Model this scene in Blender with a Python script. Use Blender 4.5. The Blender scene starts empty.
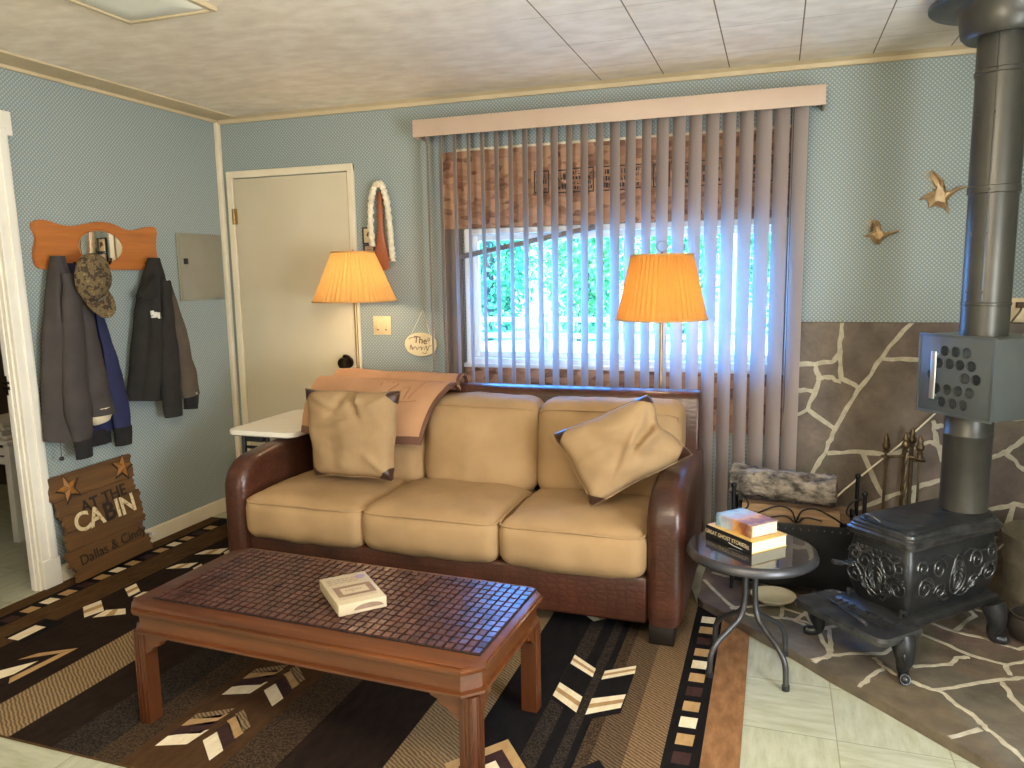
import bpy, bmesh, math, random
from mathutils import Vector, Matrix, Euler, noise
C = bpy.context.scene.collection
PI = math.pi
rnd = random.Random(7)

# ------------------------------------------------------------------ helpers
def lin(c):
    out = []
    for v in c:
        v = v / 255.0
        out.append(v / 12.92 if v <= 0.04045 else ((v + 0.055) / 1.055) ** 2.4)
    return tuple(out) + (1.0,)

class NT:
    """tiny node-tree builder"""
    def __init__(s, name):
        s.m = bpy.data.materials.new(name); s.m.use_nodes = True
        s.t = s.m.node_tree; s.b = s.t.nodes['Principled BSDF']; s.out = s.t.nodes['Material Output']
        s.tc = None
    def n(s, typ, **kw):
        x = s.t.nodes.new(typ)
        for k, v in kw.items(): setattr(x, k, v)
        return x
    def l(s, a, b): s.t.links.new(a, b)
    def obj(s, scale=(1, 1, 1), rot=(0, 0, 0)):
        tc = s.n('ShaderNodeTexCoord'); mp = s.n('ShaderNodeMapping')
        mp.inputs['Scale'].default_value = scale; mp.inputs['Rotation'].default_value = rot
        s.l(tc.outputs['Object'], mp.inputs['Vector']); return mp.outputs['Vector']
    def noise(s, vec, scale, detail=4, rough=.55):
        x = s.n('ShaderNodeTexNoise'); x.inputs['Scale'].default_value = scale
        x.inputs['Detail'].default_value = detail; x.inputs['Roughness'].default_value = rough
        s.l(vec, x.inputs['Vector']); return x.outputs['Fac']
    def ramp(s, fac, stops, interp='LINEAR'):
        x = s.n('ShaderNodeValToRGB'); x.color_ramp.interpolation = interp
        e = x.color_ramp.elements
        while len(e) < len(stops): e.new(.5)
        for i, (p, c) in enumerate(stops): e[i].position = p; e[i].color = c
        s.l(fac, x.inputs['Fac']); return x.outputs['Color']
    def math(s, op, a, b=None):
        x = s.n('ShaderNodeMath', operation=op)
        for i, v in enumerate((a, b)):
            if v is None: continue
            if isinstance(v, (int, float)): x.inputs[i].default_value = v
            else: s.l(v, x.inputs[i])
        return x.outputs[0]
    def mix(s, fac, a, b, blend='MIX'):
        x = s.n('ShaderNodeMix', data_type='RGBA', blend_type=blend)
        for sock, v in ((x.inputs[0], fac), (x.inputs[6], a), (x.inputs[7], b)):
            if isinstance(v, (int, float)): sock.default_value = v
            elif isinstance(v, tuple): sock.default_value = v
            else: s.l(v, sock)
        return x.outputs[2]
    def bump(s, h, strength=.3, dist=.005):
        x = s.n('ShaderNodeBump'); x.inputs['Strength'].default_value = strength
        x.inputs['Distance'].default_value = dist
        s.l(h, x.inputs['Height']); s.l(x.outputs['Normal'], s.b.inputs['Normal'])
    def base(s, col): 
        if isinstance(col, tuple): s.b.inputs['Base Color'].default_value = col
        else: s.l(col, s.b.inputs['Base Color'])
    def fin(s, rough=.5, metal=0, spec=None, coat=0):
        s.b.inputs['Roughness'].default_value = rough; s.b.inputs['Metallic'].default_value = metal
        if spec is not None: s.b.inputs['Specular IOR Level'].default_value = spec
        if coat: s.b.inputs['Coat Weight'].default_value = coat; s.b.inputs['Coat Roughness'].default_value = .12
        return s.m

def mat(name, c1, c2=None, scale=12, rough=.55, metal=0, bump=0, bscale=80, bdist=.003, stretch=(1, 1, 1), coat=0, spec=None, lo=.35, hi=.65):
    t = NT(name); v = t.obj(stretch)
    if c2 is None: c2 = tuple(min(255, x * 1.08 + 2) for x in c1)
    t.base(t.ramp(t.noise(v, scale), [(lo, lin(c1)), (hi, lin(c2))]))
    if bump: t.bump(t.noise(v, bscale, 3), bump, bdist)
    return t.fin(rough, metal, spec, coat)

def wood(name, c1, c2, axis=0, rough=.4, scale=9, coat=0):
    t = NT(name); st = [26, 26, 26]; st[axis] = 1.6
    v = t.obj(tuple(st))
    f = t.noise(v, scale * .12, 6, .65)
    t.base(t.ramp(f, [(.3, lin(c1)), (.52, lin([(a + b) / 2 for a, b in zip(c1, c2)])), (.7, lin(c2))]))
    t.bump(f, .15, .002)
    return t.fin(rough, 0, None, coat)

WM = {}
def _link(name, data, parent):
    o = bpy.data.objects.new(name, data); C.objects.link(o)
    if parent is not None:
        o.parent = parent; WM[o.name] = WM.get(parent.name, Matrix.Identity(4))
    else: WM[o.name] = Matrix.Identity(4)
    return o

def obj(name, bm, m, parent=None, smooth=35, local=False):
    """links a bmesh (world coordinates unless local) as ONE mesh object under parent"""
    if parent is not None and not local:
        bm.transform(WM[parent.name].inverted())
    bmesh.ops.recalc_face_normals(bm, faces=bm.faces[:])
    me = bpy.data.meshes.new(name); bm.to_mesh(me); bm.free()
    for x in (m if isinstance(m, (list, tuple)) else [m]): me.materials.append(x)
    if smooth:
        for p in me.polygons: p.use_smooth = True
        me.set_sharp_from_angle(angle=math.radians(smooth))
    return _link(name, me, parent)

def tag(o, label, cat, group=None, kind=None):
    o['label'] = label; o['category'] = cat
    if group: o['group'] = group
    if kind: o['kind'] = kind
    return o
def thing(name, label, cat, loc=(0, 0, 0), rotz=0, group=None):
    o = bpy.data.objects.new(name, None); C.objects.link(o)
    o.empty_display_size = .1; o.location = loc; o.rotation_euler = (0, 0, rotz)
    WM[o.name] = Matrix.Translation(loc) @ Matrix.Rotation(rotz, 4, 'Z')
    return tag(o, label, cat, group)
def base_thing(o):   # a top-level mesh gets its origin moved to its base centre
    me = o.data; xs = [v.co for v in me.vertices]
    c = Vector(((min(v.x for v in xs) + max(v.x for v in xs)) / 2, (min(v.y for v in xs) + max(v.y for v in xs)) / 2, min(v.z for v in xs)))
    me.transform(Matrix.Translation(-c)); o.location = c; WM[o.name] = Matrix.Translation(c)
    return o
def struct(name, bm, m, parent=None, smooth=0):
    o = obj(name, bm, m, parent, smooth)
    if parent is None: o['kind'] = 'structure'
    return o
def dup(root, loc, rotz=None, label=None, scale=None):
    r = root.copy(); C.objects.link(r); r.location = loc
    if rotz is not None: r.rotation_euler = (0, 0, rotz)
    if label: r['label'] = label
    if scale: r.scale = scale
    for ch in [c for c in root.children]:
        c = ch.copy(); C.objects.link(c); c.parent = r
        for g in ch.children:
            d = g.copy(); C.objects.link(d); d.parent = c
    return r

B = bmesh.new
def box(bm, lo, hi, bev=0, seg=2, mi=0, M=None):
    lo, hi = Vector(lo), Vector(hi); c = (lo + hi) / 2; s = hi - lo
    g = bmesh.ops.create_cube(bm, size=1, matrix=Matrix.Translation(c) @ Matrix.Diagonal((*s, 1)))
    vs = g['verts']; fs = set(f for v in vs for f in v.link_faces)
    if bev:
        es = list(set(e for v in vs for e in v.link_edges))
        r = bmesh.ops.bevel(bm, geom=es, offset=bev, segments=seg, affect='EDGES', profile=.5)
        fs = set(r['faces']) | set(f for f in fs if f.is_valid); vs = list(set(v for f in fs for v in f.verts))
    for f in fs: f.material_index = mi
    if M is not None: bmesh.ops.transform(bm, matrix=M, verts=vs)
    return vs
def cbox(bm, c, s, bev=0, seg=2, mi=0, M=None):
    c, s = Vector(c), Vector(s) / 2
    return box(bm, c - s, c + s, bev, seg, mi, M)
def loft(bm, rings, cap=True, closed=True, mi=0):
    R = [[bm.verts.new(p) for p in r] for r in rings]; n = len(R[0]); out = []
    for a, b in zip(R, R[1:]):
        for i in range(n if closed else n - 1):
            j = (i + 1) % n
            f = bm.faces.new((a[i], a[j], b[j], b[i])); f.material_index = mi; out.append(f)
    if cap and closed:
        for r in (R[0], R[-1]):
            try: f = bm.faces.new(r); f.material_index = mi
            except ValueError: pass
    return [v for r in R for v in r]
def tube(bm, pts, r, n=8, mi=0, cap=True, closed=False):
    pts = [Vector(p) for p in pts]; rings = []; k = len(pts)
    rs = r if isinstance(r, (list, tuple)) else [r] * k
    up = None
    for i, p in enumerate(pts):
        if closed: d = pts[(i + 1) % k] - pts[i - 1]
        else: d = pts[min(i + 1, k - 1)] - pts[max(i - 1, 0)]
        d = d.normalized() if d.length > 1e-9 else Vector((0, 0, 1))
        if up is None:
            up = Vector((0, 0, 1)) if abs(d.z) < .9 else Vector((1, 0, 0))
        a = d.cross(up); a = a.normalized() if a.length > 1e-6 else d.orthogonal().normalized()
        b = a.cross(d).normalized(); up = b
        rings.append([p + (a * math.cos(2 * PI * j / n) + b * math.sin(2 * PI * j / n)) * rs[i] for j in range(n)])
    if closed: rings.append(rings[0]); return loft(bm, rings, False, True, mi)
    return loft(bm, rings, cap, True, mi)
def lathe(bm, prof, n=32, c=(0, 0, 0), mi=0, M=None, f=None):
    c = Vector(c); rings = []
    for r, z in prof:
        r = max(r, 1e-4)
        rings.append([c + Vector(((r if f is None else r + f(2 * PI * i / n)) * math.cos(2 * PI * i / n), (r if f is None else r + f(2 * PI * i / n)) * math.sin(2 * PI * i / n), z)) for i in range(n)])
    vs = loft(bm, rings, True, True, mi)
    if M is not None: bmesh.ops.transform(bm, matrix=M, verts=vs)
    return vs
def prism(bm, poly, fn, t0, t1, mi=0, mi_top=None):
    """extrude a 2-D outline; fn(a,b,t) -> 3-D"""
    lo = [bm.verts.new(fn(a, b, t0)) for a, b in poly]; hi = [bm.verts.new(fn(a, b, t1)) for a, b in poly]
    n = len(poly); fs = [bm.faces.new(lo), bm.faces.new(hi)]
    fs[1].material_index = mi if mi_top is None else mi_top; fs[0].material_index = mi
    for i in range(n):
        f = bm.faces.new((lo[i], lo[(i + 1) % n], hi[(i + 1) % n], hi[i])); f.material_index = mi
    return lo + hi
def rrect(a, b, r, n=5, cx=0, cy=0):
    out = []
    for sx, sy, t0 in ((1, 1, 0), (-1, 1, PI / 2), (-1, -1, PI), (1, -1, 1.5 * PI)):
        for i in range(n + 1):
            t = t0 + PI / 2 * i / n
            out.append((cx + sx * (a - r) + r * math.cos(t), cy + sy * (b - r) + r * math.sin(t)))
    return out
def smoothpts(pts, k=6):
    """Catmull-Rom"""
    P = [Vector(p) for p in pts]; P = [2 * P[0] - P[1]] + P + [2 * P[-1] - P[-2]]; out = []
    for i in range(1, len(P) - 2):
        for j in range(k):
            t = j / k; a, b, c, d = P[i - 1], P[i], P[i + 1], P[i + 2]
            out.append(.5 * ((2 * b) + (c - a) * t + (2 * a - 5 * b + 4 * c - d) * t * t + (3 * b - a - 3 * c + d) * t ** 3))
    out.append(P[-2]); return out
def strip2d(bm, line, w, fn, t0, t1, mi=0):
    """a flat raised ribbon along a 2-D polyline with rough width (mortar joints)"""
    pts = [Vector(p) for p in line]; L = []; R = []
    for i, p in enumerate(pts):
        d = (pts[min(i + 1, len(pts) - 1)] - pts[max(i - 1, 0)])
        d = d.normalized(); q = Vector((-d.y, d.x)); ww = w * rnd.uniform(.75, 1.3) / 2
        L.append(p + q * ww); R.append(p - q * ww)
    poly = L + R[::-1]
    rows = [[bm.verts.new(fn(p.x, p.y, t0)) for p in L], [bm.verts.new(fn(p.x, p.y, t1)) for p in L],
            [bm.verts.new(fn(p.x, p.y, t1)) for p in R], [bm.verts.new(fn(p.x, p.y, t0)) for p in R]]
    for a, b in zip(rows, rows[1:]):
        for i in range(len(pts) - 1):
            f = bm.faces.new((a[i], a[i + 1], b[i + 1], b[i])); f.material_index = mi
    for i in (0, -1):
        f = bm.faces.new([r[i] for r in rows]); f.material_index = mi
def subdiv(line, k=4, jit=0):
    out = []
    for a, b in zip(line, line[1:]):
        for j in range(k):
            t = j / k; out.append((a[0] + (b[0] - a[0]) * t + rnd.uniform(-jit, jit) * (j > 0), a[1] + (b[1] - a[1]) * t + rnd.uniform(-jit, jit) * (j > 0)))
    out.append(line[-1]); return out
def text_bm(body, size, M, extrude=.001, align='CENTER', bold=0, sx=1):
    cu = bpy.data.curves.new('lettering', 'FONT'); cu.body = body; cu.size = size; cu.extrude = extrude
    cu.align_x = align; cu.align_y = 'CENTER'; cu.offset = bold; cu.space_character = 1.0
    o = bpy.data.objects.new('lettering', cu); C.objects.link(o)
    dg = bpy.context.evaluated_depsgraph_get(); me = bpy.data.meshes.new_from_object(o.evaluated_get(dg))
    bm = B(); bm.from_mesh(me); bm.transform(M @ Matrix.Diagonal((sx, 1, 1, 1)))
    bpy.data.objects.remove(o); bpy.data.curves.remove(cu); bpy.data.meshes.remove(me)
    return bm
def frame(o, x, y):
    """matrix with origin o, text x direction and up direction y"""
    x, y = Vector(x).normalized(), Vector(y).normalized(); z = x.cross(y); 
    return Matrix(((x.x, y.x, z.x, o[0]), (x.y, y.y, z.y, o[1]), (x.z, y.z, z.z, o[2]), (0, 0, 0, 1)))
def nz(p, s=1.0, o=0.0): return noise.noise(Vector(p) * s + Vector((o, o * 1.7, o * .3)))

# ------------------------------------------------------------------ materials
def wallpaper(name, ax):
    t = NT(name); tc = t.n('ShaderNodeTexCoord'); sp = t.n('ShaderNodeSeparateXYZ'); t.l(tc.outputs['Object'], sp.inputs[0])
    k = 2 * PI / .0190
    a = t.math('COSINE', t.math('MULTIPLY', sp.outputs[ax], k)); b = t.math('COSINE', t.math('MULTIPLY', sp.outputs[2], k))
    p = t.math('MULTIPLY', a, b)
    col = t.ramp(p, [(.02, lin((128, 144, 146))), (.65, lin((182, 182, 172)))])
    n = t.noise(tc.outputs['Object'], 3.0, 3)
    col = t.mix(t.math('MULTIPLY', n, .25), col, lin((132, 145, 144)))
    t.base(col); return t.fin(.75)
m_wp_back = wallpaper('wallpaper_back', 0)
m_wp_left = wallpaper('wallpaper_left', 1)

def ceiling_mat():
    t = NT('ceiling_board'); tc = t.n('ShaderNodeTexCoord'); sp = t.n('ShaderNodeSeparateXYZ'); t.l(tc.outputs['Object'], sp.inputs[0])
    v = t.obj((1, 1.8, 1)); n = t.noise(v, 9, 4, .55); n2 = t.noise(tc.outputs['Object'], 4.0, 2)
    n3 = t.math('ADD', t.math('MULTIPLY', n, .7), t.math('MULTIPLY', n2, .3))
    col = t.ramp(n3, [(.36, lin((220, 208, 188))), (.5, lin((231, 219, 200))), (.62, lin((239, 229, 212)))])
    def lines(sock, off, per, w):
        f = t.math('FRACT', t.math('ADD', t.math('DIVIDE', t.math('SUBTRACT', sock, off), per), 40.5))
        return t.math('LESS_THAN', t.math('ABSOLUTE', t.math('SUBTRACT', f, .5)), w / per / 2)
    far = t.math('GREATER_THAN', sp.outputs[0], 2.2)
    lx = t.math('MULTIPLY', lines(sp.outputs[0], 2.58, .297, .005), far)
    ly = t.math('MULTIPLY', t.math('MULTIPLY', lines(sp.outputs[1], -.66, .37, .004), far), .45)
    col = t.mix(t.math('MAXIMUM', lx, ly), col, lin((120, 105, 80)))
    t.base(col); t.bump(n, .06, .002); return t.fin(.8)
m_ceil = ceiling_mat()

def floor_mat():
    t = NT('vinyl_floor'); tc = t.n('ShaderNodeTexCoord'); sp = t.n('ShaderNodeSeparateXYZ'); t.l(tc.outputs['Object'], sp.inputs[0])
    chk = t.n('ShaderNodeTexChecker'); chk.inputs['Scale'].default_value = 1 / .305
    mp = t.n('ShaderNodeMapping'); mp.inputs['Location'].default_value = (-3.32 / .305 * .305, 1.23, .1); t.l(tc.outputs['Object'], mp.inputs[0]); t.l(mp.outputs[0], chk.inputs['Vector'])
    va = t.noise(t.obj((1, 5, 1)), 7, 6, .65); vb = t.noise(t.obj((5, 1, 1)), 7, 6, .65)
    sel = t.n('ShaderNodeMix', data_type='FLOAT'); t.l(chk.outputs['Fac'], sel.inputs[0]); t.l(va, sel.inputs[2]); t.l(vb, sel.inputs[3])
    col = t.ramp(sel.outputs[0], [(.33, lin((156, 156, 132))), (.5, lin((170, 172, 150))), (.68, lin((182, 185, 166)))])
    def lines(sock, off):
        f = t.math('FRACT', t.math('ADD', t.math('DIVIDE', t.math('SUBTRACT', sock, off), .305), 40.5))
        return t.math('LESS_THAN', t.math('ABSOLUTE', t.math('SUBTRACT', f, .5)), .006)
    ln = t.math('MAXIMUM', lines(sp.outputs[0], 3.32), lines(sp.outputs[1], -1.23))
    col = t.mix(t.math('MULTIPLY', ln, .6), col, lin((110, 100, 70)))
    t.base(col); return t.fin(.38)
m_floor = floor_mat()

def stone_mat(name):
    t = NT(name); v = t.obj()
    vo = t.n('ShaderNodeTexVoronoi'); vo.inputs['Scale'].default_value = 2.4; t.l(v, vo.inputs['Vector'])
    n = t.noise(v, 9, 6, .6); f = t.noise(v, 45, 5, .6)
    c = t.ramp(n, [(.3, lin((80, 70, 61))), (.55, lin((110, 97, 84))), (.75, lin((134, 119, 103)))])
    c = t.mix(.35, c, t.mix(.75, vo.outputs['Color'], lin((108, 94, 84)), 'MIX'), 'SOFT_LIGHT')
    c = t.mix(t.math('MULTIPLY', f, .25), c, lin((128, 116, 100)))
    t.base(c); t.bump(t.math('ADD', n, f), .5, .006); return t.fin(.6)
m_stone = stone_mat('flagstone')
m_mortar = mat('mortar', (170, 162, 142), (196, 188, 166), 30, .8, bump=.6, bscale=60)
m_trim = mat('trim_paint', (222, 210, 182), (232, 220, 194), 6, .45)
m_trim2 = mat('ceiling_trim_paint', (190, 172, 138), (202, 184, 150), 5, .6)
m_white = mat('white_paint', (226, 220, 206), (234, 229, 216), 6, .4)
m_osb_shaded = mat('shaded_strand_board', (112, 98, 86), (128, 112, 98), 8, .7, stretch=(4, 1, .4))
m_door = mat('door_paint', (204, 192, 164), (212, 200, 174), 2, .5)
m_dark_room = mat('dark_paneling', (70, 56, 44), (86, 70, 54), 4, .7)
m_plain_wall = mat('plain_wall_paint', (196, 190, 172), (206, 200, 182), 3, .8)

def leather():
    t = NT('crocodile_leather'); v = t.obj()
    vo = t.n('ShaderNodeTexVoronoi', feature='DISTANCE_TO_EDGE'); vo.inputs['Scale'].default_value = 26; vo.inputs['Randomness'].default_value = .55
    mp = t.obj((1, 1, 1.6)); t.l(mp, vo.inputs['Vector'])
    e = t.ramp(vo.outputs['Distance'], [(0, (0, 0, 0, 1)), (.09, (1, 1, 1, 1))])
    n = t.noise(v, 5, 4)
    c = t.ramp(n, [(.3, lin((50, 28, 20))), (.7, lin((80, 45, 32)))])
    c = t.mix(.38, c, e, 'MULTIPLY')
    t.base(c); t.bump(t.math('ADD', t.ramp(vo.outputs['Distance'], [(0, (0, 0, 0, 1)), (.3, (1, 1, 1, 1))]), t.math('MULTIPLY', n, .5)), .22, .002); return t.fin(.32, 0, .5)
m_leather = leather()
m_leather_d = mat('dark_leather_corner', (44, 27, 21), (62, 39, 30), 14, .35, bump=.2)
m_cush = mat('tan_microsuede', (152, 122, 85), (166, 135, 96), 5, .85, bump=.15, bscale=220, bdist=.001)
m_pillow = mat('pillow_microsuede', (148, 120, 86), (160, 132, 96), 6, .85, bump=.15, bscale=220, bdist=.001)
m_blanket = mat('suede_throw', (170, 126, 92), (184, 140, 104), 5, .85, bump=.15, bscale=200, bdist=.001)
m_border = mat('throw_border', (92, 60, 46), (108, 72, 56), 14, .7)
m_thread2 = mat('embroidery_thread', (150, 100, 68), None, 20, .8)
m_thread = mat('brown_thread', (120, 78, 52), None, 20, .8)
m_footw = mat('dark_foot_wood', (16, 11, 9), (24, 17, 13), 12, .45)

m_tablewood = wood('cherry_wood', (70, 36, 15), (104, 57, 26), 0, .3, coat=.18)
m_tablewood_v = wood('cherry_wood_leg', (62, 31, 14), (92, 49, 23), 2, .34, coat=.12)
m_tile = mat('bamboo_tile', (54, 30, 26), (88, 54, 46), 34, .28, stretch=(1, .4, 1))
m_tilebase = mat('mat_cord', (12, 8, 7), None, 20, .7)
m_boxcard = mat('cream_card', (176, 160, 132), (186, 170, 142), 8, .6)
m_print = mat('card_print_brown', (122, 98, 80), (138, 112, 92), 40, .6)
m_print_l = mat('card_print_pale', (150, 130, 108), (162, 142, 120), 60, .6)
m_print_p = mat('card_print_violet', (136, 118, 142), None, 40, .6)

def rugmat(name, a, b, kind):
    t = NT(name)
    if kind == 'hatch':
        w = t.n('ShaderNodeTexWave', bands_direction='DIAGONAL'); w.inputs['Scale'].default_value = 30; w.inputs['Distortion'].default_value = 3
        t.l(t.obj((1, 1.5, .2)), w.inputs['Vector']); n = t.noise(t.obj(), 160, 2)
        f = t.math('ADD', t.math('MULTIPLY', w.outputs['Fac'], .55), t.math('MULTIPLY', n, .5))
        c = t.ramp(f, [(.3, lin(a)), (.75, lin(b))])
    elif kind == 'mottle':
        n = t.noise(t.obj((1, 1, .2)), 170, 2, .7); c = t.ramp(n, [(.42, lin(a)), (.62, lin(b))])
    else:
        n = t.noise(t.obj((3, 1, .2)), 12, 5, .6); c = t.ramp(n, [(.35, lin(a)), (.65, lin(b))])
    t.base(c); t.bump(t.noise(t.obj(), 260, 2), .5, .003); return t.fin(.95, 0, .1)
RUG = {'olive': rugmat('rug_olive', (66, 46, 26), (82, 60, 36), 'plain'), 'black': rugmat('rug_black', (16, 14, 16), (24, 21, 22), 'plain'),
       'dark': rugmat('rug_dark', (28, 20, 16), (38, 27, 21), 'plain'), 'tan': rugmat('rug_tan_hatch', (92, 74, 52), (142, 120, 90), 'hatch'),
       'tan2': rugmat('rug_brown_hatch', (60, 47, 36), (98, 80, 60), 'hatch'), 'tan3': rugmat('rug_mid_hatch', (82, 64, 46), (128, 104, 76), 'hatch'), 'mot': rugmat('rug_dark_mottle', (26, 22, 21), (58, 50, 43), 'mottle'),
       'mot2': rugmat('rug_brown_mottle', (42, 32, 24), (78, 62, 46), 'mottle'), 'brown': rugmat('rug_brown', (62, 42, 25), (76, 54, 34), 'plain'),
       'edge': rugmat('rug_light_brown', (118, 84, 56), (144, 106, 74), 'plain'), 'cream': rugmat('rug_cream', (214, 198, 166), (230, 216, 190), 'plain'),
       'tanp': rugmat('rug_tan', (158, 126, 86), (176, 144, 102), 'plain'), 'plum': rugmat('rug_plum', (52, 34, 34), (62, 42, 40), 'plain')}
RK = list(RUG); RI = {k: i for i, k in enumerate(RK)}

m_iron = mat('cast_iron', (48, 49, 50), (64, 65, 66), 14, .36, .6, bump=.25, bscale=60)
m_iron_hi = mat('cast_iron_worn', (72, 73, 74), (104, 104, 104), 20, .32, .75, bump=.2, bscale=80)
m_pipe = mat('painted_pipe', (66, 65, 60), (82, 79, 72), 4, .38, .45, bump=.08, bscale=14)
m_heatbox = mat('grey_enamel', (88, 93, 92), (98, 103, 101), 4, .35, .35)
m_hole = mat('dark_tube', (46, 50, 50), (58, 62, 62), 8, .5, .4)
m_steel = mat('bright_steel', (190, 190, 186), None, 10, .3, .8)
m_blackmetal = mat('black_metal', (22, 22, 24), (32, 32, 34), 10, .45, .5)
m_greymetal = mat('grey_tube_metal', (66, 66, 70), (78, 78, 82), 10, .38, .6)
m_rodbrass = mat('aged_brass_tool', (92, 78, 58), (120, 102, 76), 20, .4, .7)
m_goose = mat('brass_goose', (150, 122, 86), (184, 156, 116), 30, .42, .5, bump=.4, bscale=70)
m_galv = mat('galvanised_steel', (120, 112, 94), (150, 140, 118), 12, .42, .6)
m_pot = mat('dark_pot', (44, 38, 34), (58, 50, 44), 10, .6)
m_bowl = mat('cream_ceramic', (214, 206, 178), (226, 218, 192), 6, .3)
def glass_mat(name, tint, gloss):
    t = NT(name); t.t.nodes.remove(t.b)
    tr = t.n('ShaderNodeBsdfTransparent'); tr.inputs[0].default_value = tint
    gl = t.n('ShaderNodeBsdfGlossy'); gl.inputs['Roughness'].default_value = .01
    fr = t.n('ShaderNodeFresnel'); fr.inputs['IOR'].default_value = 1.5
    mx = t.n('ShaderNodeMixShader'); ge = t.n('ShaderNodeNewGeometry'); f = t.math('MULTIPLY', t.math('ADD', fr.outputs[0], gloss), t.math('SUBTRACT', 1.0, ge.outputs['Backfacing']))
    t.l(f, mx.inputs[0]); t.l(tr.outputs[0], mx.inputs[1]); t.l(gl.outputs[0], mx.inputs[2]); t.l(mx.outputs[0], t.out.inputs[0]); return t.m
m_glass = glass_mat('window_glass', (.96, .98, .98, 1), 0)
m_tableglass = glass_mat('smoked_table_glass', (.62, .62, .64, 1), .15)
m_mirror = mat('mirror_silver', (235, 232, 222), None, 1, .02, 1.0)
m_bark = mat('birch_bark', (58, 51, 45), (146, 134, 118), 26, .9, bump=1, bscale=45, bdist=.02, stretch=(.6, 1, 1), lo=.38, hi=.62)
m_logend = mat('log_end', (92, 66, 56), (128, 96, 78), 26, .85, bump=.4)
m_split = wood('split_firewood', (104, 80, 56), (164, 134, 98), 0, .8)
m_splitd = wood('split_firewood_dark', (74, 55, 40), (122, 96, 68), 0, .8)
m_oak = wood('oak', (160, 92, 40), (190, 118, 58), 1, .35, coat=.2)
m_signwood = wood('sign_wood', (72, 47, 21), (110, 76, 36), 1, .7)
m_signdark = mat('sign_dark_paint', (30, 20, 12), (42, 29, 18), 30, .8)
m_signlight = mat('sign_cream_paint', (208, 190, 150), (150, 118, 72), 60, .8, lo=.5, hi=.7)
m_star = wood('star_wood', (126, 80, 28), (152, 100, 40), 2, .6)
m_panel = mat('grey_panel_enamel', (136, 132, 116), (144, 140, 124), 4, .45)
m_dkplastic = mat('dark_plastic', (30, 30, 34), None, 6, .4)
m_charcoal = mat('charcoal_nylon', (54, 48, 47), (63, 56, 54), 8, .8, bump=.2, bscale=50)
m_navy = mat('navy_nylon', (26, 30, 68), (34, 38, 82), 8, .75, bump=.2, bscale=50)
m_black = mat('black_fleece', (28, 26, 24), (36, 33, 30), 10, .9, bump=.2, bscale=120)
m_knit = mat('black_knit', (24, 22, 24), (32, 30, 32), 40, .95, bump=.4, bscale=150)
m_greysleeve = mat('grey_sleeve', (74, 64, 54), (86, 75, 63), 10, .85)
m_fleece = mat('cream_fleece', (206, 190, 156), (220, 206, 176), 40, .95, bump=.8, bscale=90)
m_logo = mat('white_stitch', (205, 202, 195), None, 10, .7)
def camo():
    t = NT('camouflage'); v = t.obj(); n = t.noise(v, 42, 4, .7)
    t.base(t.ramp(n, [(.40, lin((58, 46, 32))), (.48, lin((112, 92, 64))), (.56, lin((92, 84, 52))), (.64, lin((140, 118, 88)))], 'CONSTANT')); return t.fin(.9)
m_camo = camo()
m_plate = mat('ivory_plastic', (212, 190, 146), (220, 200, 158), 6, .4)
m_plaque = mat('cream_slate', (214, 200, 160), (226, 212, 176), 14, .5)
m_ink = mat('brown_ink', (86, 62, 44), None, 20, .7)
m_rope = mat('white_rope', (214, 202, 176), (232, 222, 198), 50, .9, bump=.8, bscale=90)
m_paddle = wood('paddle_wood', (140, 78, 50), (168, 100, 66), 2, .45)
m_blind = None
def blind_mat():
    t = NT('blind_vinyl'); t.b.inputs['Base Color'].default_value = lin((210, 198, 196)); t.b.inputs['Roughness'].default_value = .55
    tl = t.n('ShaderNodeBsdfTranslucent'); tl.inputs[0].default_value = lin((206, 200, 196))
    mx = t.n('ShaderNodeMixShader'); mx.inputs[0].default_value = .62
    t.l(t.b.outputs[0], mx.inputs[1]); t.l(tl.outputs[0], mx.inputs[2]); t.l(mx.outputs[0], t.out.inputs[0]); return t.m
m_blind = blind_mat()
m_valance = mat('valance_vinyl', (186, 162, 142), (194, 170, 150), 4, .5)
def osb():
    t = NT('strand_board_wood'); v = t.obj((1, 1, 2.2), (0, .5, 0))
    vo = t.n('ShaderNodeTexVoronoi'); vo.inputs['Scale'].default_value = 15; t.l(v, vo.inputs['Vector'])
    n = t.noise(t.obj((1, 1, 3), (0, -.6, 0)), 16, 5, .7)
    r = t.n('ShaderNodeSeparateColor'); t.l(vo.outputs['Color'], r.inputs[0])
    c = t.ramp(t.math('ADD', t.math('MULTIPLY', r.outputs[0], .45), t.math('MULTIPLY', n, .55)), [(.25, lin((112, 78, 60))), (.42, lin((160, 118, 92))), (.7, lin((184, 142, 112)))])
    t.base(c); return t.fin(.8)
m_osb = osb()
def shade_mat(name, col):
    t = NT(name); t.b.inputs['Base Color'].default_value = lin(col); t.b.inputs['Roughness'].default_value = .9
    tl = t.n('ShaderNodeBsdfTranslucent'); tl.inputs[0].default_value = lin(col)
    mx = t.n('ShaderNodeMixShader'); mx.inputs[0].default_value = .42
    t.l(t.b.outputs[0], mx.inputs[1]); t.l(tl.outputs[0], mx.inputs[2]); t.l(mx.outputs[0], t.out.inputs[0]); return t.m
m_shade = shade_mat('pleated_shade', (206, 158, 92))
m_shade2 = shade_mat('amber_pleated_shade', (204, 142, 66))
m_shadetrim = mat('shade_trim', (186, 140, 84), None, 10, .7)
m_lampbrass = mat('antique_brass', (150, 124, 80), (170, 142, 96), 10, .3, .8)
def emit(name, col, s):
    t = NT(name); t.b.inputs['Base Color'].default_value = col; t.b.inputs['Emission Color'].default_value = col; t.b.inputs['Emission Strength'].default_value = s; return t.m
m_bulb = emit('lit_bulb', (1, .72, .38, 1), 6)
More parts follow.
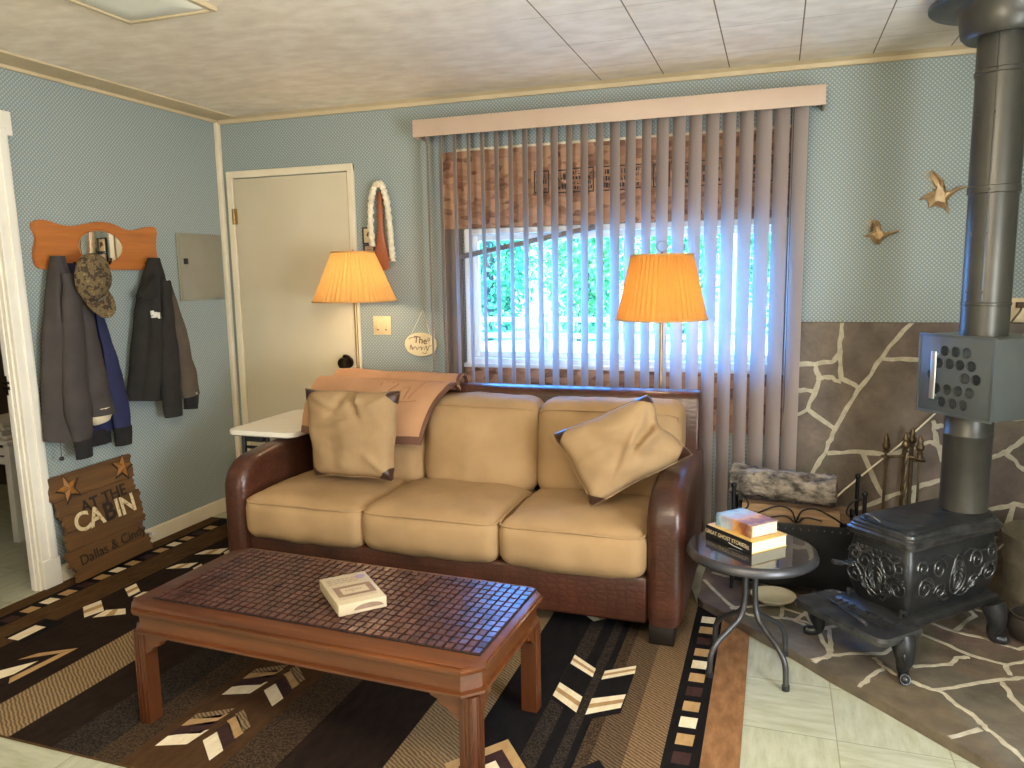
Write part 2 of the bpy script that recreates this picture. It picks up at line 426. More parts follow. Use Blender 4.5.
m_milk = mat('white_fixture_glass', (236, 236, 220), (242, 242, 230), 3, .25)
m_leaf = mat('tree_leaf', (84, 150, 70), (140, 200, 104), 1.2, .6)
m_leaf2 = mat('dark_tree_leaf', (60, 128, 74), (112, 180, 104), 1.2, .6)
m_trunk = mat('tree_trunk', (80, 66, 54), (104, 88, 70), 6, .9)
m_ground = mat('pale_gravel', (206, 204, 192), (226, 224, 212), 3, .95, bump=.4, bscale=30)
m_greywood = wood('weathered_wood', (120, 108, 96), (156, 144, 130), 0, .9)
m_paper = mat('white_paper', (206, 198, 180), (222, 214, 198), 30, .7)
m_pageedge = mat('page_edges', (216, 208, 182), (228, 222, 200), 90, .8, stretch=(1, 1, 12))
m_book_black = mat('black_book_cover', (24, 24, 28), None, 10, .35)
m_book_gold = mat('gold_book_cover', (206, 168, 84), (218, 184, 104), 14, .4)
m_doorknob = mat('dark_bronze', (44, 34, 26), (60, 46, 34), 12, .35, .8)

# ------------------------------------------------------------------ room shell
H = 2.3; XR = 4.75; YB = -6.2
WX0, WX1, WZ0, WZ1 = 1.54, 3.15, .915, 1.625          # window opening
bm = B(); box(bm, (-.12, YB - .1, -.1), (XR + .1, .12, 0)); struct('floor', bm, m_floor)
bm = B(); box(bm, (-3.0, -3.6, -.1), (-.1205, .4, -.0005)); struct('floor_side_room', bm, m_floor)
bm = B(); box(bm, (-3.2, YB - .2, H), (XR + .2, .45, H + .15)); struct('ceiling', bm, m_ceil)
bm = B()
box(bm, (-.12, 0, -.1), (WX0, .12, H)); box(bm, (WX1, 0, -.1), (XR + .1, .12, H)); box(bm, (WX0, 0, -.1), (WX1, .12, WZ0)); box(bm, (WX0, 0, WZ1), (WX1, .12, H))
struct('wall_back', bm, m_wp_back)
DY0, DY1, DZ = -2.30, -1.388, 2.0                        # doorway in the left wall
bm = B(); box(bm, (-.05, DY1, 0), (0, 0, H)); box(bm, (-.05, DY0, DZ), (0, DY1, H)); box(bm, (-.05, YB, 0), (0, DY0, H)); struct('wall_left', bm, m_wp_left)
# right and rear walls, out of frame
RY0, RY1, RZ0, RZ1 = -4.7, -2.5, .85, 2.05
bm = B(); box(bm, (XR, YB, 0), (XR + .1, 0, H)); struct('wall_right', bm, m_wp_left)
BX0, BX1 = .8, 3.4
bm = B(); box(bm, (-.12, YB - .1, 0), (XR + .1, YB, H)); struct('wall_rear', bm, m_plain_wall)
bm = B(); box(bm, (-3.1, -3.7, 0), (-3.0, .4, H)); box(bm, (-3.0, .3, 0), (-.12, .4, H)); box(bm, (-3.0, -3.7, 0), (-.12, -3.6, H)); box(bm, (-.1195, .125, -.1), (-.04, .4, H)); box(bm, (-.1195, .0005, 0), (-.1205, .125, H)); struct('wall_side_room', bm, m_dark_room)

# trims
bm = B(); box(bm, (0, 0 - .030, 0), (.030, -.0005, H - .02), .006); struct('trim_1', bm, m_trim)
bm = B(); box(bm, (.001, -1.31, 0), (.014, -.03, .085), .004); struct('baseboard_left', bm, m_trim)
bm = B(); box(bm, (.9, -.014, 0), (3.2, -.001, .085), .004); struct('baseboard_back', bm, m_trim)
bm = B()
prism(bm, [(-.001, H - .03), (-.018, H - .03), (-.024, H - .012), (-.05, H), (-.001, H)], lambda a, b, t: (t, a, b), .03, XR); struct('trim_2', bm, m_trim2)
bm = B(); prism(bm, [(.001, H - .022), (.014, H - .022), (.018, H - .008), (.17, H - .008), (.17, H), (.001, H)], lambda a, b, t: (a, t, b), YB, -.001); struct('trim_3', bm, m_trim2)
# doorway casing in the left wall
bm = B()
for (y0, y1) in ((DY1 - .004, DY1 + .082), (DY0 - .098, DY0 + .004)):
    box(bm, (.001, y0, 0), (.022, y1, DZ + .1), .004); 
    s = 1 if y0 >= DY1 else -1
    yy = y0 + .028 if s > 0 else y1 - .03
    box(bm, (.02, yy - .018, .14), (.030, yy + .018, DZ + .03), .004)
    box(bm, (.001, y0 - .002, 0), (.028, y1 + .002, .14), .003)
box(bm, (.001, DY0 - .105, DZ), (.024, DY1 + .105, DZ + .1), .004)
box(bm, (-.053, DY1 - .012, 0), (.0012, DY1 - .0005, DZ), .002); box(bm, (-.053, DY0 + .0005, 0), (.012, DY0 + .018, DZ), .002); box(bm, (-.053, DY0, DZ - .018), (.012, DY1, DZ - .0005), .002)
box(bm, (-.034, DY1 - .018, 0), (-.018, DY1 - .012, DZ), .002)
for v_ in bm.verts:
    if v_.co.y > -1.9: v_.co.y -= .018 * v_.co.z
d2 = struct('door_2', bm, m_white)
bm = B(); box(bm, (-.05, DY1 - .034, .90), (-.02, DY1 - .026, .985), .001); box(bm, (-.055, DY1 - .046, .925), (-.02, DY1 - .03, .94), .002); box(bm, (-.055, DY1 - .046, .95), (-.02, DY1 - .03, .962), .002); obj('strike_plate', bm, m_doorknob, d2)

# closed cream door in the back wall
bm = B()
box(bm, (.059, -.022, 0), (.099, -.001, 2.0), .004); box(bm, (.858, -.022, 0), (.896, -.001, 2.0), .004); box(bm, (.059, -.0225, 1.962), (.896, -.001, 2.002), .004)
d1 = struct('door_1', bm, m_trim)
bm = B(); box(bm, (.103, -.014, .01), (.855, -.001, 1.957), .003); slab = obj('door_slab', bm, m_door, d1)
bm = B()
for z in (1.745, .3):
    tube(bm, [(.101, -.022, z - .045), (.101, -.022, z + .045)], .007, 8); box(bm, (.085, -.0235, z - .045), (.12, -.0145, z + .045), .002)
obj('hinge', bm, m_lampbrass, d1)
bm = B()
lathe(bm, [(.0, 0), (.034, 0), (.034, .006), (.014, .012), (.013, .035), (.028, .045), (.033, .06), (.028, .072), (.0, .076)], 20, M=Matrix.Translation((.812, -.0145, .905)) @ Matrix.Rotation(PI / 2, 4, 'X'))
obj('knob', bm, m_doorknob, d1)
bm = B(); tube(bm, smoothpts([(.80, -.045, .925), (.815, -.06, .945), (.84, -.06, .94), (.85, -.05, .915)]), .009, 8); obj('lever', bm, m_doorknob, d1)

# window
bm = B()
fy0, fy1 = .0, .1
def ring_frame(bm, x0, x1, z0, z1, w, y0, y1, bev=.004):
    box(bm, (x0, y0, z0), (x0 + w, y1, z1), bev); box(bm, (x1 - w, y0, z0), (x1, y1, z1), bev)
    box(bm, (x0 + w, y0, z0), (x1 - w, y1, z0 + w), bev); box(bm, (x0 + w, y0, z1 - w), (x1 - w, y1, z1), bev)
ring_frame(bm, WX0, WX1, WZ0, WZ1, .03, -.012, .11)
w1 = struct('window_1', bm, m_white)
bm = B(); xm = 2.41
ring_frame(bm, WX0 + .03, xm, WZ0 + .03, WZ1 - .03, .032, .03, .06); ring_frame(bm, xm - .03, WX1 - .03, WZ0 + .03, WZ1 - .03, .032, .062, .092)
obj('sash', bm, m_white, w1)
bm = B(); box(bm, (WX0 + .06, .043, WZ0 + .06), (xm - .03, .047, WZ1 - .06)); obj('window_glass', bm, m_glass, w1)
bm = B(); box(bm, (xm, .075, WZ0 + .06), (WX1 - .06, .079, WZ1 - .06)); obj('window_glass', bm, m_glass, w1)
bm = B(); box(bm, (WX0 - .01, -.035, WZ0 - .018), (WX1 + .01, .1, WZ0 + .004), .004); obj('window_sill', bm, m_white, w1)

# strand board infill round the window
bm = B(); ox0, ox1, oz0, oz1 = 1.415, 3.20, .60, 2.022
for a, b in (((ox0, -.013, WZ1 + .004), (WX0 - .012, -.001, oz1)), ((WX1 + .012, -.013, oz0), (ox1, -.001, oz1)), ((WX0 - .012, -.013, oz0), (WX1 + .012, -.001, WZ0 - .02)), ((WX0 - .012, -.013, WZ1 + .004), (WX1 + .012, -.001, oz1))):
    box(bm, a, b)
bmesh.ops.remove_doubles(bm, verts=bm.verts[:], dist=.0005)
o = obj('strand_board', bm, m_osb, None, 0); tag(o, 'stamped strand board panel filling the wall around the window behind the blinds', 'board')
bm = B(); box(bm, (1.415, -.016, .1), (WX0 - .012, -.001, WZ1 + .003), .003); struct('strand_board_shaded', bm, m_osb_shaded)  # strand board beside the window, its shade put into the colour
bm = B(); box(bm, (1.50, -.012, 2.0225), (3.21, -.001, 2.036), .002); struct('trim_5', bm, m_trim)
bm = B(); rnd.seed(4)
def fx(x0, x1, z0, z1): box(bm, (x0, -.0145, z0), (x1, -.0128, z1))
def glyphs(x0, x1, z0, z1, rows):
    hz = (z1 - z0) / rows
    for r in range(rows):
        x = x0
        while x < x1 - .006:
            w = rnd.uniform(.004, .013)
            zb = z0 + r * hz + hz * .15
            fx(x, min(x + w, x1), zb, zb + hz * rnd.choice((.25, .6, .7)))
            if rnd.random() < .5: fx(x, x + .003, zb, zb + hz * .7)
            x += w + rnd.uniform(.003, .008)
def frm(x0, x1, z0, z1, w=.006):
    fx(x0, x1, z0, z0 + w); fx(x0, x1, z1 - w, z1); fx(x0, x0 + w, z0, z1); fx(x1 - w, x1, z0, z1)
for x0, x1, z0, z1, rows in ((1.93, 2.01, 1.79, 1.90, 3), (2.03, 2.11, 1.785, 1.90, 2), (2.12, 2.24, 1.785, 1.905, 4), (2.25, 2.43, 1.785, 1.905, 3), (2.43, 2.48, 1.79, 1.905, 4), (2.53, 2.61, 1.79, 1.90, 2), (2.63, 2.73, 1.785, 1.90, 3), (2.74, 2.80, 1.785, 1.905, 2), (2.82, 2.91, 1.785, 1.91, 2), (2.98, 3.08, 1.79, 1.91, 3), (3.10, 3.17, 1.80, 1.91, 3)):
    bm = B(); frm(x0, x1, z0, z1); glyphs(x0 + .012, x1 - .01, z0 + .012, z1 - .012, rows); obj('stamp', bm, m_dkplastic, o, 0)

# ------------------------------------------------------------------ vertical blinds
vb = thing('vertical_blinds', 'beige vertical blinds hanging in front of the window from a wide valance', 'blinds', (2.3, -.09, 0))
bm = B(); vx0, vx1 = 1.335, 3.285
box(bm, (vx0, -.165, 2.083), (vx1, -.158, 2.168), .002); box(bm, (vx0, -.16, 2.083), (vx0 + .006, -.002, 2.168), .002); box(bm, (vx1 - .006, -.16, 2.083), (vx1, -.002, 2.168), .002); box(bm, (vx0, -.16, 2.16), (vx1, -.002, 2.166), .001)
obj('valance', bm, m_valance, vb)
bm = B(); box(bm, (vx0 + .02, -.115, 2.115), (vx1 - .02, -.065, 2.150), .003); obj('head_rail', bm, m_steel, vb)
rnd.seed(11); NS = 25
for i in range(NS):
    f = i / (NS - 1); x = 1.385 + f * 1.80
    t = math.radians(27 + 24 * f + rnd.uniform(-3.5, 3.5)); w = .0445
    d = Vector((-math.sin(t), math.cos(t), 0)); nn = Vector((-math.cos(t), -math.sin(t), 0))
    bm = B(); rings = []
    zb = .055 if f > .55 else .075
    for z in (zb, zb + .01, .5, 1.0, 1.5, 2.0, 2.112):
        tw = .0 
        out = []; back = []
        for k in range(9):
            s = -1 + 2 * k / 8
            p = Vector((x, -.095, z)) + d * (s * w) + nn * (.008 * (1 - s * s))
            out.append(p); back.append(p - nn * .0012)
        rings.append(out + back[::-1])
    loft(bm, rings); obj('slat', bm, m_blind, vb, 40)
bm = B(); tube(bm, [(3.15, -.15, 2.08), (3.148, -.15, 1.4), (3.145, -.15, .75), (3.152, -.152, .70), (3.157, -.15, .75), (3.158, -.15, 2.08)], .0014, 6); obj('pull_cord', bm, m_dkplastic, vb)

# ------------------------------------------------------------------ stone wall panel and hearth (structure)
WALL_MORTAR = [[(3.398, 1.157), (3.394, 1.015), (3.362, 0.962), (3.215, 0.948)], [(3.394, 1.015), (3.404, 0.888), (3.477, 0.845)], [(3.682, 1.158), (3.572, 0.989), (3.477, 0.837), (3.388, 0.65), (3.357, 0.556), (3.304, 0.45), (3.243, 0.346)], [(3.572, 0.981), (3.723, 0.98), (3.838, 0.994)], [(3.293, 0.946), (3.309, 0.877), (3.265, 0.737), (3.386, 0.65)], [(3.298, 0.877), (3.351, 0.891), (3.404, 0.873)], [(3.212, 0.828), (3.283, 0.823)], [(3.265, 0.737), (3.202, 0.696)], [(3.358, 0.532), (3.49, 0.548), (3.633, 0.541), (3.782, 0.611), (3.836, 0.584)], [(3.511, 0.542), (3.587, 0.372), (3.624, 0.326)], [(3.79, 0.708), (3.807, 0.627), (3.839, 0.524)], [(3.792, 0.678), (3.856, 0.689)], [(4.028, 0.551), (4.088, 0.584), (4.146, 0.645), (4.193, 0.662)], [(4.076, 0.576), (4.155, 0.508), (4.217, 0.491)], [(3.838, .70), (4.03, 0.719), (4.139, 0.738), (4.199, 0.748)], [(3.3, .2), (3.44, .24), (3.623, 0.341), (3.741, 0.396), (3.844, 0.442)], [(4.031, 0.314), (4.128, 0.352), (4.228, 0.331)], [(4.128, 0.352), (4.1, 0.216)], [(3.741, 0.396), (3.722, 0.257)],
               [(3.838, .994), (3.9, .93), (4.05, .9), (4.2, .95), (4.4, .92)], [(4.05, .9), (4.03, .719)], [(4.2, .95), (4.25, 1.14)], [(4.199, .748), (4.45, .70), (4.7, .74)], [(4.4, .92), (4.45, .70)], [(4.4, .92), (4.72, .98)], [(4.193, .662), (4.217, .491), (4.228, .331)], [(4.217, .491), (4.5, .47), (4.72, .50)], [(3.243, .346), (3.3, .2), (3.28, .03)], [(4.228, .331), (4.3, .1)]]
rnd.seed(3); mk = [0]
bm = B(); box(bm, (3.20, -.028, .03), (XR - .001, -.0005, 1.145), .004)
sp = struct('stone_wall_panel', bm, m_stone); sp['kind'] = 'structure'
bm = B()
for q_, l in enumerate(WALL_MORTAR): strip2d(bm, subdiv(l, 4, .005), .0185, lambda a, b, t: (a, t, min(b, 1.143)), -.027, -.0302 - .00012 * q_)
obj('mortar', bm, m_mortar, sp, 40)
HT = .035; e = .035
hp = [(2.838, -.001), (2.838, -.69), (2.86, -.74), (2.95, -.815), (4.70, -2.565), (4.749, -2.6), (4.749, -.001)]
rim = []
for (a, b) in zip(hp, hp[1:]):
    k = 14 if (Vector(b) - Vector(a)).length > .6 else 2
    for j in range(k):
        t = j / k; p = Vector(a).lerp(Vector(b), t)
        q = nz((p.x * 7, p.y * 7, 0)) * .010
        rim.append((p.x + q * (a[0] < 4.7), p.y + q * (a[0] < 4.7 and a[1] < -.1)))
rim.append(hp[-1])
bm = B(); vs = prism(bm, rim, lambda a, b, t: (a, b, t), .0005, HT)
hs = struct('hearth_slab', bm, m_stone); hs['kind'] = 'structure'
HEARTH_MORTAR = [[(3.162, -0.69), (3.183, -0.711), (3.263, -0.751), (3.297, -0.874)], [(3.182, -0.788), (3.221, -0.818), (3.297, -0.874), (3.329, -1.049), (3.272, -1.133)], [(3.297, -0.874), (3.352, -0.822), (3.418, -0.778)], [(3.329, -1.06), (3.424, -1.02), (3.51, -0.994)], [(3.404, -1.26), (3.453, -1.167), (3.498, -1.097), (3.471, -1.036)], [(3.498, -1.097), (3.544, -1.157), (3.61, -1.198), (3.647, -1.213), (3.674, -1.27), (3.719, -1.342), (3.726, -1.377), (3.746, -1.414), (3.792, -1.526), (3.808, -1.564)], [(3.625, -1.48), (3.719, -1.408)], [(3.64, -1.206), (3.746, -1.139), (3.863, -1.067), (3.926, -1.039), (3.96, -1.021)], [(3.59, -1.068), (3.715, -1.01), (3.743, -0.953), (3.787, -0.939)], [(3.642, -0.78), (3.72, -0.845), (3.792, -0.918), (3.89, -0.957), (3.887, -1.033)], [(3.85, -1.089), (3.851, -1.183), (3.869, -1.257), (3.882, -1.313)], [(3.887, -0.967), (3.957, -0.917), (3.996, -0.889)], [(3.775, -0.74), (3.884, -0.563), (3.87, -0.49), (3.83, -0.448)], [(3.905, -0.789), (3.964, -0.824), (4.024, -0.784)], [(3.881, -0.487), (3.929, -0.524), (4.074, -0.467), (4.109, -0.469)], [(3.704, -0.679), (3.785, -0.737), (3.86, -0.759), (3.905, -0.789)], [(3.51, -0.994), (3.642, -0.78)],
                 [(2.845, -0.50), (2.969, -0.737), (3.042, -0.809)], [(2.971, -0.768), (3.114, -0.693), (3.177, -0.641)], [(3.177, -0.641), (3.163, -0.803), (3.223, -0.8), (3.288, -0.673)], [(3.223, -0.8), (3.338, -0.851), (3.336, -0.973), (3.325, -1.077), (3.269, -1.12)], [(2.873, -0.406), (2.988, -0.45), (3.111, -0.487)], [(3.042, -0.809), (3.163, -0.803)], [(3.882, -1.313), (4.1, -1.45), (4.4, -1.4)], [(3.96, -1.02), (4.3, -1.0), (4.7, -1.05)], [(4.024, -.784), (4.3, -.8), (4.4, -.5)], [(4.4, -1.4), (4.35, -1.0)]]
bm = B()
for q_, l in enumerate(HEARTH_MORTAR): strip2d(bm, subdiv(l, 4, .004), .0155, lambda a, b, t: (a, b, t), HT - .001, HT + .0006 + .00007 * q_)
obj('mortar', bm, m_mortar, hs, 40)

# ------------------------------------------------------------------ rug
bm = B(); RZ = .009
xs = [(.02, 'olive'), (.10, 'black'), (.185, 'olive'), (.35, 'dark'), (.725, 'tan'), (.925, 'dark'), (1.10, 'mot'), (1.255, 'mot2'), (1.355, 'brown'), (1.65, 'mot2'), (1.80, 'dark'), (2.095, 'tan'), (2.285, 'black'), (2.45, 'mot'), (2.505, 'black'), (2.545, 'mot'), (2.58, 'black'), (2.605, 'mot2'), (2.645, 'tan2'), (2.737, 'tan3'), (2.84, 'black'), (2.945, 'edge'), (3.052, None)]
ye = -.62; yf = -2.28
prev = None
def rug_back(x): return ye if x < 2.82 else -.72 if x < 2.9 else -(.80 + (x - 2.95)) - .03
cols = []
for x, k in xs: cols.append(([bm.verts.new((x, y, z)) for y, z in ((yf, .001), (yf, RZ), (rug_back(x) if x > 2.8 else -.30, RZ), (rug_back(x) if x > 2.8 else -.30, .001))], k))
for (a, k), (b, _) in zip(cols, cols[1:]):
    for i in range(4):
        j = (i + 1) % 4; f = bm.faces.new((a[i], a[j], b[j], b[i])); f.material_index = RI['olive' if i == 0 else k]
for c in (cols[0][0], cols[-1][0]): f = bm.faces.new(c); f.material_index = RI['olive']
def inlay(poly, k, lift=.0008):
    f = bm.faces.new([bm.verts.new((x, y, RZ + lift)) for x, y in poly]); f.material_index = RI[k]
    if f.normal.z < 0: f.normal_flip()
cyc = ['cream', 'tanp', 'plum', 'tanp']
for s, (x0, x1), y0, y_hi in ((0, (.125, .178), -1.48, -.4), (1, (2.866, 2.917), -1.585, -.8)):
    for k in range(-9, 14):
        y = y0 + k * .0925
        if y - .04 < yf + .01 or y > y_hi: continue
        kk = cyc[(-k) % 4] if s == 0 else ['cream', 'tanp', 'plum', 'tanp'][(k if k >= 0 else -k) % 4] if False else cyc[(-k) % 4]
        inlay([(x0, y - .032), (x1, y - .030), (x1 + .002, y + .028), (x0 + .001, y + .026)], kk)
def leafpair(poly, inner=True):
    inlay(poly, 'cream')
    if inner:
        a, b, c, d = [Vector(p) for p in poly]
        inlay([a.lerp(d, .36), b.lerp(c, .36), b.lerp(c, .64), a.lerp(d, .64)], 'tanp', .0014)
# motif grounds and leaves
inlay([(2.452, -1.28), (2.55, -1.36), (2.55, -1.66), (2.452, -1.58)], 'black', .0004); inlay([(2.582, -1.36), (2.684, -1.29), (2.684, -1.60), (2.582, -1.67)], 'black', .0004)
for p in ([(2.454, -1.276), (2.549, -1.352), (2.551, -1.411), (2.455, -1.342)], [(2.583, -1.357), (2.681, -1.289), (2.685, -1.344), (2.583, -1.418)], [(2.452, -1.476), (2.547, -1.542), (2.550, -1.637), (2.452, -1.562)], [(2.579, -1.543), (2.680, -1.485), (2.679, -1.569), (2.580, -1.640)],
          [(.350, -1.489), (.366, -1.410), (.466, -1.489), (.442, -1.566)], [(.367, -1.281), (.369, -1.218), (.456, -1.282), (.455, -1.345)], [(.475, -1.556), (.470, -1.481), (.538, -1.446), (.582, -1.489)], [(.368, -1.034), (.382, -.969), (.462, -.921), (.465, -.991)], [(.365, -.836), (.379, -.770), (.469, -.707), (.484, -.791)],
          [(.478, -1.345), (.476, -1.285), (.56, -1.245), (.585, -1.29)], [(.49, -.99), (.488, -.93), (.58, -.99), (.575, -1.05)], [(.49, -.77), (.488, -.71), (.58, -.78), (.575, -.84)], [(2.52, -.93), (2.46, -.87), (2.40, -.93), (2.46, -.99)]):
    leafpair(p)
for y in (0, .295):   # striped chevrons in the brown band
    for k, (c, s0, s1) in enumerate((('cream', 0, .052), ('plum', .058, .105), ('tanp', .108, .145), ('tan', .147, .178))):
        inlay([(1.394, -2.182 + y + s0), (1.394, -2.182 + y + s1), (1.492, -2.147 + y + s1 + .03), (1.480, -2.147 + y + s0)], c)
        inlay([(1.513, -2.117 + y + s0), (1.524, -2.117 + y + s1), (1.606, -2.191 + y + s1), (1.600, -2.191 + y + s0)], c)
inlay([(.516, -1.992), (.586, -1.897), (.588, -1.995), (.54, -2.10), (.45, -2.14)], 'cream'); inlay([(.644, -1.777), (.533, -1.853), (.505, -1.915), (.610, -1.83)], 'tanp'); inlay([(.644, -1.777), (.615, -1.83), (.60, -2.02), (.632, -2.05)], 'tanp')
inlay([(.29, -1.80), (.40, -1.80), (.40, -1.62), (.29, -1.62)], 'black'); inlay([(.31, -1.80), (.365, -1.80), (.365, -1.68), (.31, -1.68)], 'cream', .0014)
for s, c, l in ((1, 'tanp', .0008), (.68, 'plum', .0014), (.34, 'cream', .002)):
    inlay([(2.39 + .0 * s, -2.0 + .165 * s), (2.39 + .135 * s, -2.0), (2.39, -2.0 - .165 * s), (2.39 - .135 * s, -2.0)], c, l)
for s, c, l in ((1, 'black', .0006), (.62, 'tanp', .0012)):
    inlay([(2.67, -2.0 + .15 * s), (2.67 + .12 * s, -2.0), (2.67, -2.0 - .15 * s), (2.67 - .12 * s, -2.0)], c, l)
o = obj('area_rug', bm, [RUG[k] for k in RK], None, 0); tag(o, 'large brown and black striped area rug under the sofa and coffee table', 'rug')

# ------------------------------------------------------------------ sofa
sofa = thing('sofa', 'brown crocodile leather three seat sofa with tan cushions under the window', 'sofa', (1.81, -.725, .01))
def rcushion(lo, hi, r, crown=(0, 0, 0), shear=0, n=(16, 12, 8), wr=.004, seed=0, lean=0):
    """soft box: rounded by r, faces crowned, slightly wrinkled"""
    lo, hi = Vector(lo), Vector(hi); c = (lo + hi) / 2; h = (hi - lo) / 2
    bm = B(); grid = {}
    def vert(i, j, k):
        key = (i, j, k)
        if key in grid: return grid[key]
        p = Vector(((2 * i / n[0] - 1) * h.x, (2 * j / n[1] - 1) * h.y, (2 * k / n[2] - 1) * h.z))
        q = Vector([max(-h[a] + r, min(h[a] - r, p[a])) for a in range(3)])
        d = p - q
        if d.length > 1e-6: p = q + d.normalized() * r
        u = Vector([p[a] / h[a] for a in range(3)])
        bx = (1 - min(1, u.y ** 2)) * (1 - min(1, u.z ** 2)); by = (1 - min(1, u.x ** 2)) * (1 - min(1, u.z ** 2)); bz = (1 - min(1, abs(u.x) ** 3)) * (1 - min(1, abs(u.y) ** 3))
        p += Vector((crown[0] * bx * u.x, crown[1] * by * u.y, crown[2] * bz * u.z))
        w = nz((p.x * 5, p.y * 5, p.z * 5), 1, seed) * wr + nz((p.x * 13, p.y * 13, p.z * 8), 1, seed + 5) * wr * .6
        p += u.normalized() * w
        p.y += shear * (p.z + h.z)
        grid[key] = bm.verts.new(p + c); return grid[key]
    for ax in range(3):
        a, b = [(1, 2), (0, 2), (0, 1)][ax]
        for side in (0, n[ax]):
            for i in range(n[a]):
                for j in range(n[b]):
                    q = []
                    for di, dj in ((0, 0), (1, 0), (1, 1), (0, 1)):
                        idx = [0, 0, 0]; idx[ax] = side; idx[a] = i + di; idx[b] = j + dj; q.append(vert(*idx))
                    bm.faces.new(q)
    return bm
def arm(x0, x1):
    prof = [(-1.125, .085), (-1.125, .46)]
    for k in range(1, 9):
        t = PI / 2 * k / 8; prof.append((-1.125 + .15 * (1 - math.cos(t)), .46 + .14 * math.sin(t)))
    prof += [(-.85, .613), (-.70, .618), (-.5, .62), (-.345, .62), (-.345, .085)]
    n = len(prof); nm = []
    for k in range(n):
        a, b, c = [Vector(prof[(k + q) % n]) for q in (-1, 0, 1)]
        t1, t2 = (b - a).normalized(), (c - b).normalized(); n1, n2 = Vector((-t1.y, t1.x)), Vector((-t2.y, t2.x)); m_ = (n1 + n2).normalized(); nm.append(m_ / max(.5, m_.dot(n1)))
    def ring(x, ins): return [Vector((x, p[0] - q.x * ins, p[1] - q.y * ins)) for p, q in zip(prof, nm)]
    bm = B(); loft(bm, _arm_rings(x0, x1, .045, 7, ring)); return bm
def _arm_rings(x0, x1, r, K, ring):
    out = []
    for k in range(K + 1):
        t = PI / 2 * k / K; out.append(ring(x0 + r * (1 - math.cos(t)), r * (1 - math.sin(t))))
    for k in range(K, -1, -1):
        t = PI / 2 * k / K; out.append(ring(x1 - r * (1 - math.cos(t)), r * (1 - math.sin(t))))
    return out
obj('arm', arm(.80, .922), m_leather, sofa, 50); obj('arm', arm(2.682, 2.822), m_leather, sofa, 50)
bm = B(); prism(bm, [(-.43, .085), (-.455, .60), (-.45, .83), (-.435, .852), (-.41, .862), (-.355, .862), (-.335, .845), (-.33, .60), (-.33, .085)], lambda a, b, t: (t, a, b), .958, 2.808)
es = [e for e in bm.edges if abs(e.verts[0].co.x - e.verts[1].co.x) < 1e-5]
bmesh.ops.bevel(bm, geom=es, offset=.014, segments=3, affect='EDGES', profile=.5)
obj('back_frame', bm, m_leather, sofa, 50)
bm = B(); box(bm, (.915, -1.10, .075), (2.69, -.42, .262), .018, 3); obj('base', bm, m_leather, sofa, 50)
for x in (.83, 2.695):
    for y in (-1.115, -.44):
        bm = B(); box(bm, (x, y, .0095), (x + .095, y + .09, .088), .006); obj('foot', bm, m_footw, sofa)
def seam(pts, r=.0045): 
    bm = B(); tube(bm, pts, r, 6, closed=False); return bm
for i, (x0, x1) in enumerate(((.918, 1.508), (1.503, 2.108), (2.103, 2.684))):
    c = obj('seat_cushion', rcushion((x0, -1.142, .252), (x1, -.55, .438), .055, (.004, .014, .030), 0, (30, 24, 12), .008, i * 3), m_cush, sofa, 60)
    pts = [(x0 + .003, -.75, .43), (x0 + .004, -1.05, .424), (x0 + .03, -1.128, .418), (x0 + .15, -1.141, .420), ((x0 + x1) / 2, -1.145, .424), (x1 - .15, -1.141, .420), (x1 - .03, -1.128, .418), (x1 - .004, -1.05, .424), (x1 - .003, -.75, .43)]
    obj('piping', seam(smoothpts(pts, 4)), m_cush, c)
for i, (x0, x1) in enumerate(((.968, 1.570), (1.574, 2.118), (2.122, 2.752))):
    c = obj('back_cushion', rcushion((x0, -.70, .415), (x1, -.48, .822), .065, (.004, .035, .012), .16, (30, 12, 24), .011, 20 + i * 4), m_cush, sofa, 60)
    z = .792; y = -.632
    pts = [(x0 + .012, y + .05, .60), (x0 + .012, y + .02, z - .04), (x0 + .05, y, z), ((x0 + x1) / 2, y - .022, z + .008), (x1 - .05, y, z), (x1 - .012, y + .02, z - .04), (x1 - .012, y + .05, .60)]
    obj('piping', seam(smoothpts(pts, 5), .004), m_cush, c)

